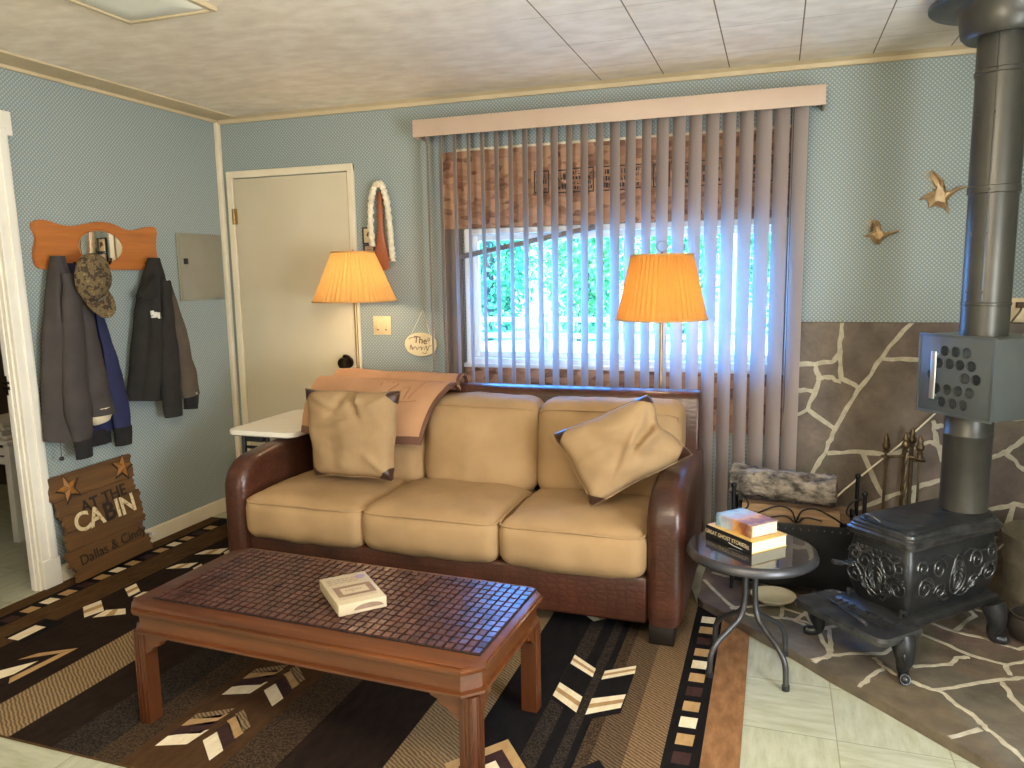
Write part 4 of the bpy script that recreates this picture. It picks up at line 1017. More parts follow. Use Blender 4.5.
# navy jacket behind
jn = thing('navy_jacket', 'navy jacket with black knit hem hanging behind the charcoal jacket', 'jacket', (.005, -1.03, .58))
obj('body', hang([(1.47, -1.16), (1.30, -1.14), (1.0, -1.12), (.68, -1.10)], [(1.47, -1.06), (1.30, -1.00), (1.233, -.965), (1.04, -.92), (.80, -.885), (.66, -.876)], [(1.47, .022), (1.2, .028), (.66, .029)], .006, .66, 1.47, None, 5, .18, 4), m_navy, jn, 70)
obj('sleeve', sleeve([(.048, -.985, 1.25), (.050, -.945, 1.0), (.050, -.915, .8), (.050, -.908, .66)], [.02, .040, .052, .052], 2, .1, 18, .40), m_navy, jn, 70)
obj('cuff', sleeve([(.050, -.908, .668), (.050, -.909, .62), (.050, -.910, .575)], [.052, .049, .047], 5, .04, 18, .55), m_knit, jn, 70)
obj('hem', hang([(.70, -1.125), (.58, -1.115)], [(.70, -.945), (.58, -.95)], [(.70, .030), (.58, .028)], .006, .598, .672, None, 8, .12, 2, 6), m_knit, jn, 70)
# black jacket
JB0 = len(bpy.data.objects)
jb = thing('black_jacket', 'black fleece jacket with grey sleeve hanging on the right end of the coat rack', 'jacket', (.02, -.66, .67))
obj('body', hang([(1.50, -.675), (1.40, -.725), (1.31, -.768), (1.20, -.80), (1.0, -.845), (.79, -.890)], [(1.50, -.61), (1.385, -.60), (1.10, -.575), (.9, -.60), (.77, -.66)], [(1.50, .035), (1.40, .06), (1.0, .062), (.77, .06)], .045, .775, 1.50, [(-.90, .79), (-.70, .762), (-.60, .78)], 5, .18, 9), m_black, jb, 70)
bm = B(); prism(bm, [(-.70, 1.42), (-.76, 1.36), (-.822, 1.312), (-.815, 1.292), (-.77, 1.287), (-.70, 1.30)], lambda a, b, t: (t, a, b), .082, .118); bmesh.ops.bevel(bm, geom=bm.edges[:], offset=.008, segments=2, affect='EDGES'); obj('collar_flap', bm, m_black, jb, 50)
obj('sleeve', sleeve([(.095, -.625, 1.38), (.112, -.640, 1.1), (.116, -.655, .9), (.116, -.657, .78), (.115, -.657, .672)], [.03, .05, .058, .058, .054], 3), m_black, jb, 70)
obj('sleeve', sleeve([(.085, -.595, 1.38), (.092, -.555, 1.15), (.094, -.515, .92), (.094, -.492, .76)], [.026, .045, .056, .062], 7), m_greysleeve, jb, 70)
obj('cuff', sleeve([(.094, -.494, .775), (.094, -.497, .73), (.094, -.502, .685)], [.050, .046, .044], 4, .05), m_knit, jb, 70)
bm = B()
for k, (y, z, w, h) in enumerate(((-.742, 1.222, .020, .022), (-.722, 1.216, .022, .018), (-.700, 1.212, .016, .020), (-.735, 1.202, .03, .012), (-.695, 1.196, .018, .012), (-.71, 1.204, .012, .014))): cbox(bm, (.112, y, z), (.008, w, h), .0015)
obj('chest_emblem', bm, m_logo, jb, 0)
bm = B(); lathe(bm, [(0, 0), (.006, .001), (.007, .004), (0, .006)], 10, M=Matrix.Translation((.132, -.497, .772)) @ Matrix.Rotation(PI / 2, 4, 'Y')); obj('snap', bm, m_steel, jb, 60)
for ch_ in jb.children: ch_.data.transform(Matrix.Translation((0, .022, 0)))
# cap
cp = thing('camouflage_cap', 'brown camouflage cap hung over the charcoal jacket below the mirror', 'cap', (.13, -1.128, 1.25))
bm = B(); rings = []
ax = Vector((.55, .38, -.74)).normalized()  # crown points to the wall side up; opening tilts down right
for i in range(9):
    t = PI / 2 * i / 8; r = math.cos(t); h = math.sin(t)
    rings.append([Vector((.155 + .062 * h * 1.0 + .0 * r, -1.128 + .094 * r * math.cos(2 * PI * k / 28) - .0 * h, 1.400 + .108 * r * math.sin(2 * PI * k / 28) + .03 * h)) for k in range(28)])
loft(bm, rings)
for v in bm.verts: v.co.x += .012 * nz((v.co.y * 16, v.co.z * 16, 0), 1, 3)
obj('crown', bm, m_camo, cp, 70)
bm = B(); L0 = []; rows = 8
g0 = [[None] * 13 for _ in range(rows + 1)]; g1 = [[None] * 13 for _ in range(rows + 1)]
for i in range(rows + 1):
    for j in range(13):
        a = math.radians(-128 + 100 * j / 12); rr = 1 + .75 * i / rows * (1 - .25 * ((j - 6) / 6) ** 2)
        bx, by = .094 * math.cos(a), .108 * math.sin(a)
        ext = i / rows * .085 * (1 - .45 * ((j - 6) / 6) ** 4)
        d = Vector((.35, .30, -.85)).normalized()
        p = Vector((.160 - .012 * ((j - 6) / 6) ** 2, -1.128 + bx, 1.400 + by)) + d * ext
        g0[i][j] = bm.verts.new(p); g1[i][j] = bm.verts.new(p + Vector((.004, .0, .002)))
for g in (g0, g1):
    for i in range(rows):
        for j in range(12): bm.faces.new((g[i][j], g[i][j + 1], g[i + 1][j + 1], g[i + 1][j]))
for i in range(rows):
    for j in (0, 12): bm.faces.new((g0[i][j], g0[i + 1][j], g1[i + 1][j], g1[i][j]))
for j in range(12):
    for i in (0, rows): bm.faces.new((g0[i][j], g0[i][j + 1], g1[i][j + 1], g1[i][j]))
obj('brim', bm, m_camo, cp, 70)
bm = B(); lathe(bm, [(0, .006), (.006, .004), (.007, 0)], 10, M=Matrix.Translation((.217, -1.128, 1.43)) @ Matrix.Rotation(PI / 2, 4, 'Y')); obj('button', bm, m_camo, cp, 60)

for ch_ in cp.children: ch_.data.transform(Matrix.Translation((.022, 0, 0)))
# electrical panel
ep = thing('breaker_panel', 'grey metal breaker panel on the left wall near the corner', 'panel', (.004, -.22, 1.27))
bm = B(); box(bm, (.001, -.398, 1.268), (.010, -.046, 1.640), .002); obj('cover', bm, m_panel, ep)
bm = B(); box(bm, (.0095, -.386, 1.280), (.014, -.058, 1.628), .003); dd = obj('door', bm, m_panel, ep)
bm = B(); box(bm, (.0135, -.362, 1.470), (.019, -.330, 1.502), .002); obj('latch', bm, m_dkplastic, dd)

# wooden sign leaning on the left wall
sg = thing('wooden_sign', 'plank sign with two stars and cabin lettering leaning on the left wall', 'sign', (.09, -1.085, .010))
sb = Vector((.105, -1.078, .018)); up = Vector((-.088, -.012, .49)); ul = up.length; up = up.normalized(); yv = Vector((0, 1, 0)); nv = yv.cross(up).normalized(); yv = up.cross(nv).normalized()
if nv.x < 0: nv = -nv
MS = Matrix(((yv.x, up.x, nv.x, sb.x), (yv.y, up.y, nv.y, sb.y), (yv.z, up.z, nv.z, sb.z), (0, 0, 0, 1)))
hts = [0, .075, .150, .235, .315, .385, .50]; rnd.seed(8)
WL = [(-.225, .225), (-.245, .205), (-.232, .222), (-.222, .228), (-.238, .212), (-.242, .226)]
for (z0, z1), (a, b) in zip(zip(hts, hts[1:]), WL):
    bm = B(); po = []
    for k in range(9): po.append((a + (b - a) * k / 8, z0 + .0008 + (.0015 * nz((k, z0 * 40, 0)) if z0 else .0)))
    for k in range(5): po.append((b + rnd.uniform(-.010, .008), z0 + .002 + (z1 - z0 - .004) * (k + .5) / 5))
    for k in range(9): po.append((b - (b - a) * k / 8, z1 - .0008))
    for k in range(5): po.append((a + rnd.uniform(-.010, .008), z1 - .002 - (z1 - z0 - .004) * (k + .5) / 5))
    th_ = .018 + rnd.uniform(-.002, .002)
    prism(bm, po, lambda p, q, t: MS @ Vector((p, q, t)), .0, th_, 0)
    obj('plank', bm, m_signwood, sg, 0)
bm = B()
for x in (-.14, .12): box(bm, (x - .02, .03, -.012), (x + .02, .47, 0), .001, M=MS)
obj('batten', bm, m_signwood, sg, 0)
def tf(x, y, a=0): return MS @ Matrix.Translation((x, y, .0205)) @ Matrix.Rotation(math.radians(a), 4, 'Z')
obj('lettering', text_bm('AT THE', .080, tf(.015, .330, 3), .0006, 'CENTER', .0008), m_signdark, sg, 0)
for ch, x, mm in (('C', -.132, m_signlight), ('A', -.052, m_signlight), ('B', .025, m_signdark), ('I', .076, m_signlight), ('N', .138, m_signlight)):
    obj('lettering', text_bm(ch, .124, tf(x, .258, 2), .0007, 'CENTER', .003), mm, sg, 0)
obj('lettering', text_bm('Dallas & Cindy', .068, tf(.005, .100, 3), .0006, 'CENTER', 0, .98), m_signdark, sg, 0)
for x, y, a, s in ((-.160, .432, 14, .060), (.158, .448, -16, .056)):
    bm = B(); po = [((s if k % 2 == 0 else s * .44) * math.cos(PI / 2 + k * PI / 5), (s if k % 2 == 0 else s * .44) * math.sin(PI / 2 + k * PI / 5)) for k in range(10)]
    MM = tf(x, y, a); lo = [bm.verts.new(MM @ Vector((p, q, 0))) for p, q in po]; mid = [bm.verts.new(MM @ Vector((p, q, .004))) for p, q in po]; ap = bm.verts.new(MM @ Vector((0, 0, .018)))
    for k in range(10):
        bm.faces.new((lo[k], lo[(k + 1) % 10], mid[(k + 1) % 10], mid[k])); bm.faces.new((mid[k], mid[(k + 1) % 10], ap))
    bm.faces.new(lo[::-1]); obj('star', bm, m_star, sg, 0)
    bm = B(); po2 = [(p * 1.22 + .004, q * 1.22 - .006) for p, q in po]; prism(bm, po2, lambda p, q, t: MM @ Vector((p, q, t)), -.003, -.0002); obj('star_backing', bm, m_signdark, sg, 0)
ds = thing('door_stop', 'small white tipped door stop on the baseboard right of the plank sign', 'door stop', (.03, -.80, .06))
bm = B(); tube(bm, [(.0145, -.80, .072), (.06, -.80, .078)], .005, 8); obj('spring', bm, m_steel, ds, 60)
bm = B(); tube(bm, [(.06, -.80, .078), (.078, -.80, .080)], .009, 10); obj('tip', bm, m_white, ds, 60)
# ------------------------------------------------------------------ back wall small things
pd = thing('wooden_paddle', 'carved brown wooden paddle hanging beside the door', 'paddle', (1.03, -.012, 1.42))
bm = B(); rings = []
for z, w, d in ((1.845, .004, .004), (1.835, .014, .009), (1.80, .017, .010), (1.78, .012, .008), (1.765, .019, .011), (1.735, .013, .009), (1.715, .020, .011), (1.69, .015, .009), (1.64, .017, .009), (1.58, .024, .009), (1.52, .036, .010), (1.47, .046, .010), (1.435, .044, .009), (1.420, .030, .007), (1.416, .006, .003)):
    rings.append([Vector((1.052 - (1.845 - z) * .01 + w * 1.15 * math.cos(2 * PI * k / 16), -.014 + d * math.sin(2 * PI * k / 16), z)) for k in range(16)])
loft(bm, rings); obj('blade', bm, m_paddle, pd, 50)
bm = B(); tube(bm, [(1.055, -.014, 1.80), (1.058, -.012, 1.87)], .0025, 5); tube(bm, [(1.049, -.014, 1.80), (1.058, -.012, 1.87)], .0025, 5); obj('cord', bm, m_dkplastic, pd, 60)
bm = B(); pts = smoothpts([(1.012, -.043, 1.55), (1.006, -.043, 1.68), (1.016, -.043, 1.80), (1.041, -.043, 1.868), (1.062, -.043, 1.882), (1.088, -.043, 1.862), (1.110, -.043, 1.78), (1.122, -.043, 1.66), (1.129, -.043, 1.54), (1.134, -.043, 1.465)], 10)
tube(bm, pts, [.016 + .003 * math.sin(i * 1.9) for i in range(len(pts))], 10)
for v in bm.verts: v.co += Vector((nz(v.co * 70), nz(v.co * 70, 1, 4), nz(v.co * 70, 1, 9))) * .006
o = base_thing(obj('rope_garland', bm, m_rope, None, 60)); tag(o, 'white fluffy rope garland looped over the wooden paddle', 'garland')
fr = thing('framed_picture', 'two narrow stacked small framed pictures left of the paddle', 'picture', (.965, -.004, 1.44))
bm = B()
ring_frame(bm, .935, 1.003, 1.565, 1.655, .007, -.014, -.001, .001); ring_frame(bm, .938, 1.006, 1.44, 1.562, .007, -.014, -.001, .001); obj('frame', bm, m_dkplastic, fr)
bm = B(); box(bm, (.942, -.009, 1.572), (.996, -.003, 1.648)); pc = obj('picture', bm, m_plaque, fr, 0)
bm = B()
for p in ([(.958, 1.61), (.978, 1.60), (.986, 1.625), (.968, 1.632)], [(.975, 1.595), (.99, 1.60), (.982, 1.612)]): prism(bm, p, lambda a, b, t: (a, t, b), -.0098, -.0088)
obj('printed_bird', bm, m_ink, pc, 0)
bm = B(); box(bm, (.945, -.009, 1.447), (.999, -.003, 1.555)); pc = obj('picture', bm, m_print_l, fr, 0)
bm = B()
for z in (1.47, 1.49, 1.51, 1.53): box(bm, (.955, -.0098, z), (.99, -.0088, z + .006))
obj('printed_lines', bm, m_print, pc, 0)
sw = thing('light_switch', 'ivory double switch plate on the wall beside the door lamp', 'switch', (1.03, -.003, 1.06))
bm = B(); box(bm, (.976, -.008, 1.062), (1.086, -.0008, 1.167), .003); obj('plate', bm, m_plate, sw)
for x in (1.006, 1.056):
    bm = B(); box(bm, (x - .005, -.014, 1.10), (x + .005, -.006, 1.122), .001); obj('toggle', bm, m_plate, sw)
    bm = B(); box(bm, (x - .0055, -.0088, 1.088), (x + .0055, -.0075, 1.094)); obj('slot_mark', bm, m_ink, sw)
pq = thing('oval_plaque', 'oval cream plaque with brown lettering hanging on a cord near the window', 'plaque', (1.27, -.006, .945))
bm = B(); E_ = lambda k, a, b: (1.269 + a * math.cos(2 * PI * k / 40), 1.013 + b * math.sin(2 * PI * k / 40) - .0 )
prism(bm, [E_(k, .098, .065) for k in range(40)], lambda a, b, t: (a, t, b), -.018, -.006); bmesh.ops.bevel(bm, geom=[e for e in bm.edges if abs(e.verts[0].co.y + .018) < 1e-5 and abs(e.verts[1].co.y + .018) < 1e-5], offset=.004, segments=2, affect='EDGES'); obj('board', bm, m_plaque, pq, 40)
obj('lettering', text_bm('The', .052, frame((1.27, -.0185, 1.035), (1, 0, .0), (0, 0, 1)) @ Matrix.Rotation(-.12, 4, 'Z') @ Matrix.Rotation(0, 4, 'Z'), .0004, 'CENTER', .0006), m_ink, pq, 0)
bm = B()   # hand-lettered second line, not legible in the photograph: pen strokes only
for pts in ([(-.065, -.03), (-.058, -.002), (-.05, -.03), (-.045, -.012)], [(-.045, -.028), (-.03, -.012), (-.02, -.03), (-.012, -.012)], [(-.008, -.02), (.006, -.012), (.004, -.03), (.018, -.014)], [(.022, -.03), (.034, -.008), (.04, -.034), (.05, -.012), (.068, -.004)], [(.01, -.045), (.03, -.05), (.035, -.038)], [(.045, .028), (.052, .036), (.058, .026), (.052, .018), (.045, .028)], [(-.07, .028), (-.05, .038), (-.03, .036)]):
    tube(bm, smoothpts([(1.269 + a, -.0185, 1.013 + b) for a, b in pts], 4), .0016, 5)
obj('pen_strokes', bm, m_ink, pq, 60)
bm = B(); tube(bm, [(1.215, -.012, 1.07), (1.285, -.006, 1.205)], .0014, 5); tube(bm, [(1.325, -.012, 1.065), (1.285, -.006, 1.205)], .0014, 5); obj('cord', bm, m_rope, pq, 60)
bm = B(); tube(bm, [(1.285, -.001, 1.203), (1.285, -.012, 1.207)], .003, 8); obj('nail', bm, m_steel, pq, 60)

G1 = [(3.726, 1.804), (3.745, 1.784), (3.763, 1.761), (3.779, 1.755), (3.777, 1.731), (3.791, 1.711), (3.804, 1.71), (3.837, 1.728), (3.868, 1.724), (3.838, 1.713), (3.81, 1.688), (3.794, 1.667), (3.79, 1.648), (3.803, 1.636), (3.808, 1.625), (3.8, 1.614), (3.796, 1.631), (3.782, 1.642), (3.767, 1.643), (3.752, 1.652), (3.725, 1.641), (3.726, 1.661), (3.715, 1.681), (3.685, 1.678), (3.719, 1.706), (3.753, 1.721), (3.736, 1.755), (3.725, 1.774)]
G2 = [(3.501, 1.603), (3.534, 1.593), (3.541, 1.57), (3.541, 1.551), (3.56, 1.541), (3.606, 1.551), (3.614, 1.546), (3.571, 1.53), (3.545, 1.508), (3.541, 1.488), (3.535, 1.497), (3.522, 1.491), (3.503, 1.512), (3.497, 1.523), (3.465, 1.531), (3.489, 1.538), (3.514, 1.551), (3.508, 1.583)]
def goose(label, poly, wing, body, neck):
    c = Vector((sum(p[0] for p in poly) / len(poly), sum(p[1] for p in poly) / len(poly)))
    g = thing('brass_goose', label, 'wall ornament', (c.x, -.004, min(p[1] for p in poly)), 0, 'flying geese on the back wall')
    bm = B(); n = len(poly)
    lo = [bm.verts.new((a, -.006, b)) for a, b in poly]; hi = [bm.verts.new((a, -.012 - .004 * nz((a * 60, b * 60, 0)), b)) for a, b in poly]
    inn = [bm.verts.new((c.x + (a - c.x) * .55, -.024 - .006 * nz((a * 90, b * 90, 0)), c.y + (b - c.y) * .55)) for a, b in poly]
    for i in range(n):
        j = (i + 1) % n; bm.faces.new((lo[i], lo[j], hi[j], hi[i])); bm.faces.new((hi[i], hi[j], inn[j], inn[i]))
    bm.faces.new(lo); bm.faces.new(inn); bmesh.ops.triangulate(bm, faces=bm.faces[:])
    obj('body', bm, m_goose, g, 25)
    bm = B(); tube(bm, [(a, -.022, b) for a, b in wing], [.001, .004, .005, .002][:len(wing)], 6)
    for k in range(5):
        t = k / 5; a = wing[0]; b = wing[-1]; p = (a[0] + (b[0] - a[0]) * t, a[1] + (b[1] - a[1]) * t); tube(bm, [(p[0], -.019, p[1]), (p[0] - .028, -.014, p[1] - .012)], .0018, 5)
    obj('wing', bm, m_goose, g, 40)
    bm = B(); tube(bm, smoothpts([(a, -.022, b) for a, b in neck], 4), .004, 8); obj('neck', bm, m_goose, g, 50)
goose('larger brass goose flying on the wall near the stove pipe', G1, [(3.728, 1.800), (3.752, 1.778), (3.772, 1.755), (3.77, 1.722)], None, [(3.795, 1.695), (3.815, 1.708), (3.84, 1.722), (3.866, 1.725)])
goose('smaller brass goose flying lower on the wall nearer the blinds', G2, [(3.505, 1.600), (3.522, 1.592), (3.534, 1.572), (3.53, 1.545)], None, [(3.553, 1.527), (3.575, 1.537), (3.595, 1.545), (3.612, 1.547)])
wo = thing('wall_outlet', 'ivory outlet plate on the wall behind the stove pipe', 'outlet', (4.117, -.003, 1.147))
bm = B(); box(bm, (4.060, -.008, 1.147), (4.175, -.0008, 1.252), .003); obj('plate', bm, m_plate, wo)
for z in (1.178, 1.222):
    bm = B(); prism(bm, [(4.094 + .014 * math.cos(2 * PI * k / 16), z + .014 * math.sin(2 * PI * k / 16)) for k in range(16)], lambda a, b, t: (a, t, b), -.0105, -.007); obj('socket', bm, m_plate, wo)
pc_ = thing('power_cord', 'brown power cord plugged into the outlet behind the stove pipe', 'cord', (4.09, -.02, 1.1))
bm = B(); tube(bm, smoothpts([(4.094, -.036, 1.222), (4.090, -.05, 1.20), (4.06, -.05, 1.15), (4.03, -.06, 1.10), (4.02, -.12, 1.03), (4.0, -.26, .99)], 5), .0042, 7); obj('wire', bm, m_rodbrass, pc_, 60)
bm = B(); box(bm, (4.080, -.04, 1.21), (4.108, -.0115, 1.234), .003); obj('plug', bm, m_ink, pc_)
bm = B(); box(bm, (2.775, -.020, .57), (2.80, -.001, .60), .002); 
bm.free()

# ceiling light
cl = thing('ceiling_light', 'square white ceiling light with a tan metal rim', 'ceiling light', (1.10, -1.735, H - .03))
bm = B(); ring_frame(bm, .912, 1.29, -1.925, -1.545, .020, 0, .001, 0); bm.free(); bm = B()
for a, b in (((.912, -1.925), (.932, -1.545)), ((1.27, -1.925), (1.29, -1.545)), ((.932, -1.925), (1.27, -1.905)), ((.932, -1.565), (1.27, -1.545))): box(bm, (*a, H - .018), (*b, H - .0005), .003)
obj('rim', bm, m_trim2, cl)
bm = B(); loft(bm, [[Vector((1.101 + x * k, -1.735 + y * k, z)) for x, y in rrect(.168, .170, .02)] for k, z in ((1, H - .001), (1, H - .010), (.93, H - .016), (.5, H - .018))]); obj('glass_shade', bm, m_milk, cl, 40)

# ------------------------------------------------------------------ wood stove (local u = back, v = right)
SO = Vector((3.42, -1.04, 0)); SM = Matrix.Translation(SO) @ Matrix.Rotation(PI / 4, 4, 'Z')   # local x = u, local -y = v
sv = thing('wood_stove', 'black cast iron box stove with scrollwork standing on the flagstone hearth', 'stove', (3.42, -1.04, HT + .003), PI / 4)
def S(bm): bm.transform(SM); return bm
def rr(u0, u1, v0, v1, r, z, n=4): return [Vector((x, y, z)) for x, y in rrect((u1 - u0) / 2, (v1 - v0) / 2, r, n, (u0 + u1) / 2, (v0 + v1) / 2)]
# base frame
bm = B(); loft(bm, [rr(.02, .565, -.140, .140, .02, z) if k else rr(.03, .555, -.130, .130, .02, z) for k, z in ((0, .168), (1, .178), (1, .198), (0, .207))]); obj('base_frame', S(bm), m_iron, sv, 40)
# apron plate
bm = B(); loft(bm, [rr(a, b, c, d, .03, z) for a, b, c, d, z in ((-.105, .07, -.175, .175, .166), (-.122, .08, -.192, .192, .176), (-.126, .082, -.196, .196, .192), (-.118, .08, -.188, .188, .201), (-.112, .08, -.182, .182, .199))]); ap = obj('front_apron', S(bm), m_iron_hi, sv, 40)
bm = B(); 
for a, b, c, d in ((-.03, -.026, -.13, .10), (.068, .072, -.13, .10), (-.03, .072, -.13, -.126), (-.03, .072, .096, .10)): box(bm, (a, c, .198), (b, d, .204), .001)
for q in ((-.01, .05, .04, .046), (-.01, -.004, .01, .04), (.044, .05, .01, .04), (-.006, .046, -.035, -.030), (.018, .023, -.055, -.01), (-.006, .046, -.075, -.07), (.042, .048, -.10, -.05), (-.012, .052, .07, .075)): box(bm, (q[0], q[2], .1985), (q[1], q[3], .2045), .001)
obj('raised_panel', S(bm), m_iron, ap, 30)
# legs
for u, v, su in ((.0, .165, -1), (.0, -.165, -1), (.505, .147, 1), (.505, -.147, 1)):
    sv_ = 1 if v > 0 else -1; bm = B()
    pts = [(u, v, .185), (u + su * .004, v + sv_ * .012, .150), (u + su * .004, v + sv_ * .018, .115), (u - su * .0, v + sv_ * .010, .080), (u + su * .004, v + sv_ * .014, .058), (u + su * .022, v + sv_ * .034, .052), (u + su * .030, v + sv_ * .044, .056)]
    P = smoothpts(pts, 5); rad = [.042, .039, .031, .022, .018, .019, .017]
    R = [rad[min(int(i / (len(P) - 1) * 6), 5)] + (rad[min(int(i / (len(P) - 1) * 6), 5) + 1] - rad[min(int(i / (len(P) - 1) * 6), 5)]) * ((i / (len(P) - 1) * 6) % 1 if i < len(P) - 1 else 1) for i in range(len(P))]
    tube(bm, [(p.x, -p.y, p.z) for p in P], R, 12)
    for k in range(1):
        c = Vector((u + su * .026, -(v + sv_ * .038), .054)); bmesh.ops.create_icosphere(bm, subdivisions=2, radius=.0165, matrix=Matrix.Translation(c))
    lg = obj('leg', S(bm), m_iron, sv, 60)
    bm = B(); c = (u + su * .03, -(v + sv_ * .022), .135); tube(bm, [(c[0] + (.004 + .0015 * k) * math.cos(k * .7) * .6, c[1] - sv_ * .012 + (.004 + .0015 * k) * .6 * math.cos(k * .7) , c[2] + (.004 + .0015 * k) * math.sin(k * .7)) for k in range(12)], .0032, 6); obj('scroll', S(bm), m_iron_hi, lg, 60)
# body: bulging box
bm = B(); prof = [(.205, -.016), (.225, -.009), (.26, .001), (.30, .008), (.34, .009), (.38, .006), (.41, .0), (.440, -.004)]
loft(bm, [rr(.078 - o, .552 + o, -.122 - o, .122 + o, .025, z) for z, o in prof]); obj('body', S(bm), m_iron, sv, 40)
def off(z):
    for (a, o), (b, p) in zip(prof, prof[1:]):
        if z <= b: return o + (p - o) * (z - a) / (b - a)
    return prof[-1][1]
def spiral(cu, cz, r, turns, sgn, face, w=.0042):
    bm_pts = []
    for k in range(int(turns * 14) + 1):
        t = k / 14 * 2 * PI; q = r * (1 - .82 * k / (turns * 14)); a, z = cu + sgn * q * math.cos(t), cz + q * math.sin(t)
        bm_pts.append(face(a, z))
    return bm_pts
fside = lambda s: (lambda a, z: Vector((a, -s * (.123 + off(z) + .001), z)))
ffront = lambda a, z: Vector((.077 - off(z) - .001, -a, z))
def relief(face, c, halfw, nm):
    bm = B()
    def T(pts, w=.0036): tube(bm, smoothpts(pts, 3) if len(pts) < 12 else pts, w, 6)
    for s in (-1, 1):
        T(spiral(c + s * halfw * .78, .300, .046, 1.6, -s, face)); T(spiral(c + s * halfw * .40, .275, .034, 1.5, s, face)); T(spiral(c + s * halfw * .84, .375, .030, 1.4, s, face)); T(spiral(c + s * halfw * .46, .358, .038, 1.6, -s, face))
        T([face(c + s * halfw * .80, .335), face(c + s * halfw * .6, .31), face(c + s * halfw * .3, .24), face(c + s * halfw * .12, .235)])
        T([face(c + s * halfw * .86, .395), face(c + s * halfw * .64, .385), face(c + s * halfw * .3, .40), face(c + s * halfw * .1, .385)])
        for k in range(6):
            a = .2 + k * .45; T([face(c, .265), face(c + s * (.012 + .016 * math.sin(a)), .275 + .018 * k), face(c + s * .012 * (1 - k / 6), .30 + .018 * k)], .003)
        T([face(c + s * .002, .245), face(c + s * .036, .275), face(c + s * .040, .325), face(c + s * .018, .375), face(c, .392)])
        for k in range(7): 
            a = c + s * halfw * (.2 + .11 * k); z = .25 + .02 * math.sin(k * 2.1) + .012 * k
            T([face(a, z), face(a + s * .008, z + .012), face(a + s * .018, z + .010)], .0028)
    return obj(nm, S(bm), m_iron_hi, sv, 60)
relief(fside(1), .322, .220, 'side_scrollwork'); relief(fside(-1), .322, .220, 'side_scrollwork'); relief(ffront, 0, .105, 'front_scrollwork')
bm = B()
for k in range(10):   # bead row above the door and corner studs
    cbox(bm, (.079 - off(.40), -.085 + .019 * k, .405), (.006, .012, .012), .002)
tube(bm, [(.08, -.09, .395), (.075, -.09, .36), (.08, -.09, .32)], .004, 6)
obj('door_beading', S(bm), m_iron_hi, sv, 40)
bm = B(); tube(bm, smoothpts([(.07, .095, .325), (.05, .105, .33), (.03, .115, .335), (.012, .125, .338)], 4), .0048, 8); 
for k in range(6): lathe(bm, [(.0085, 0), (.0095, .003), (.0085, .006)], 12, M=Matrix.Translation((.034 - .005 * k, .112 + .003 * k, .334 + .001 * k)) @ Matrix.Rotation(-PI / 2, 4, 'Y'))
obj('door_handle', S(bm), m_greymetal, sv, 60)
for v in (.108, -.108):
    for z in (.33, .222):
        bm = B(); cbox(bm, (.068 - off(z), -v, z), (.018, .028, .016), .004); tube(bm, [(.066, -v, z - .014), (.066, -v, z + .014)], .006, 8); obj('hinge', S(bm), m_iron, sv, 40)
# moulded top
bm = B(); loft(bm, [rr(.078 - o, .552 + o, -.122 - o, .122 + o, .03, z) for z, o in ((.436, -.002), (.442, .009), (.449, .010), (.453, .016), (.468, .018), (.470, .015), (.474, .009), (.480, .009), (.483, .004), (.492, .003), (.494, .0))]); obj('top_moulding', S(bm), m_iron_hi, sv, 40)
bm = B(); loft(bm, [rr(a, b, -c, c, .04, z) for a, b, c, z in ((.088, .565, .112, .492), (.088, .565, .112, .501), (.093, .56, .107, .505))])
loft(bm, [[Vector((.225 + r * math.cos(2 * PI * k / 40), r * math.sin(2 * PI * k / 40), z)) for k in range(40)] for r, z in ((.094, .504), (.094, .5065), (.090, .508))]); 
lid = obj('lid', S(bm), m_iron, sv, 40)
bm = B(); box(bm, (.195, -.014, .5075), (.215, .014, .5090), .0005); obj('lifter_slot', S(bm), m_hole, lid)
bm = B(); tube(bm, smoothpts([(.10, .075, .507), (.085, .065, .520), (.078, .03, .522), (.092, .01, .507)], 4), .005, 8); obj('lid_handle', S(bm), m_iron_hi, lid, 60)
# lid lifter lying on the apron
ll = thing('lid_lifter', 'thin iron lid lifter with coiled grip lying on the stove apron', 'stove tool', (3.36, -1.10, .2045), 0)
bm = B(); P0 = SM @ Vector((-.045, .12, .2085)); P1 = SM @ Vector((-.085, -.075, .2085))
P0 = SM @ Vector((-.02, .125, .2085)); P1 = SM @ Vector((-.075, -.06, .2085))
tube(bm, [P0, P0.lerp(P1, .5), P1], .0035, 7); obj('shaft', bm, m_iron, ll, 60)
bm = B(); d = (P1 - P0).normalized(); s_ = Vector((-d.y, d.x, 0)); tube(bm, [P1 + d * (.0008 * k) + (s_ * math.cos(k * .9) + Vector((0, 0, 1)) * math.sin(k * .9)) * .0065 + Vector((0, 0, .004)) for k in range(48)], .0022, 6); obj('coil_grip', bm, m_greymetal, ll, 60)

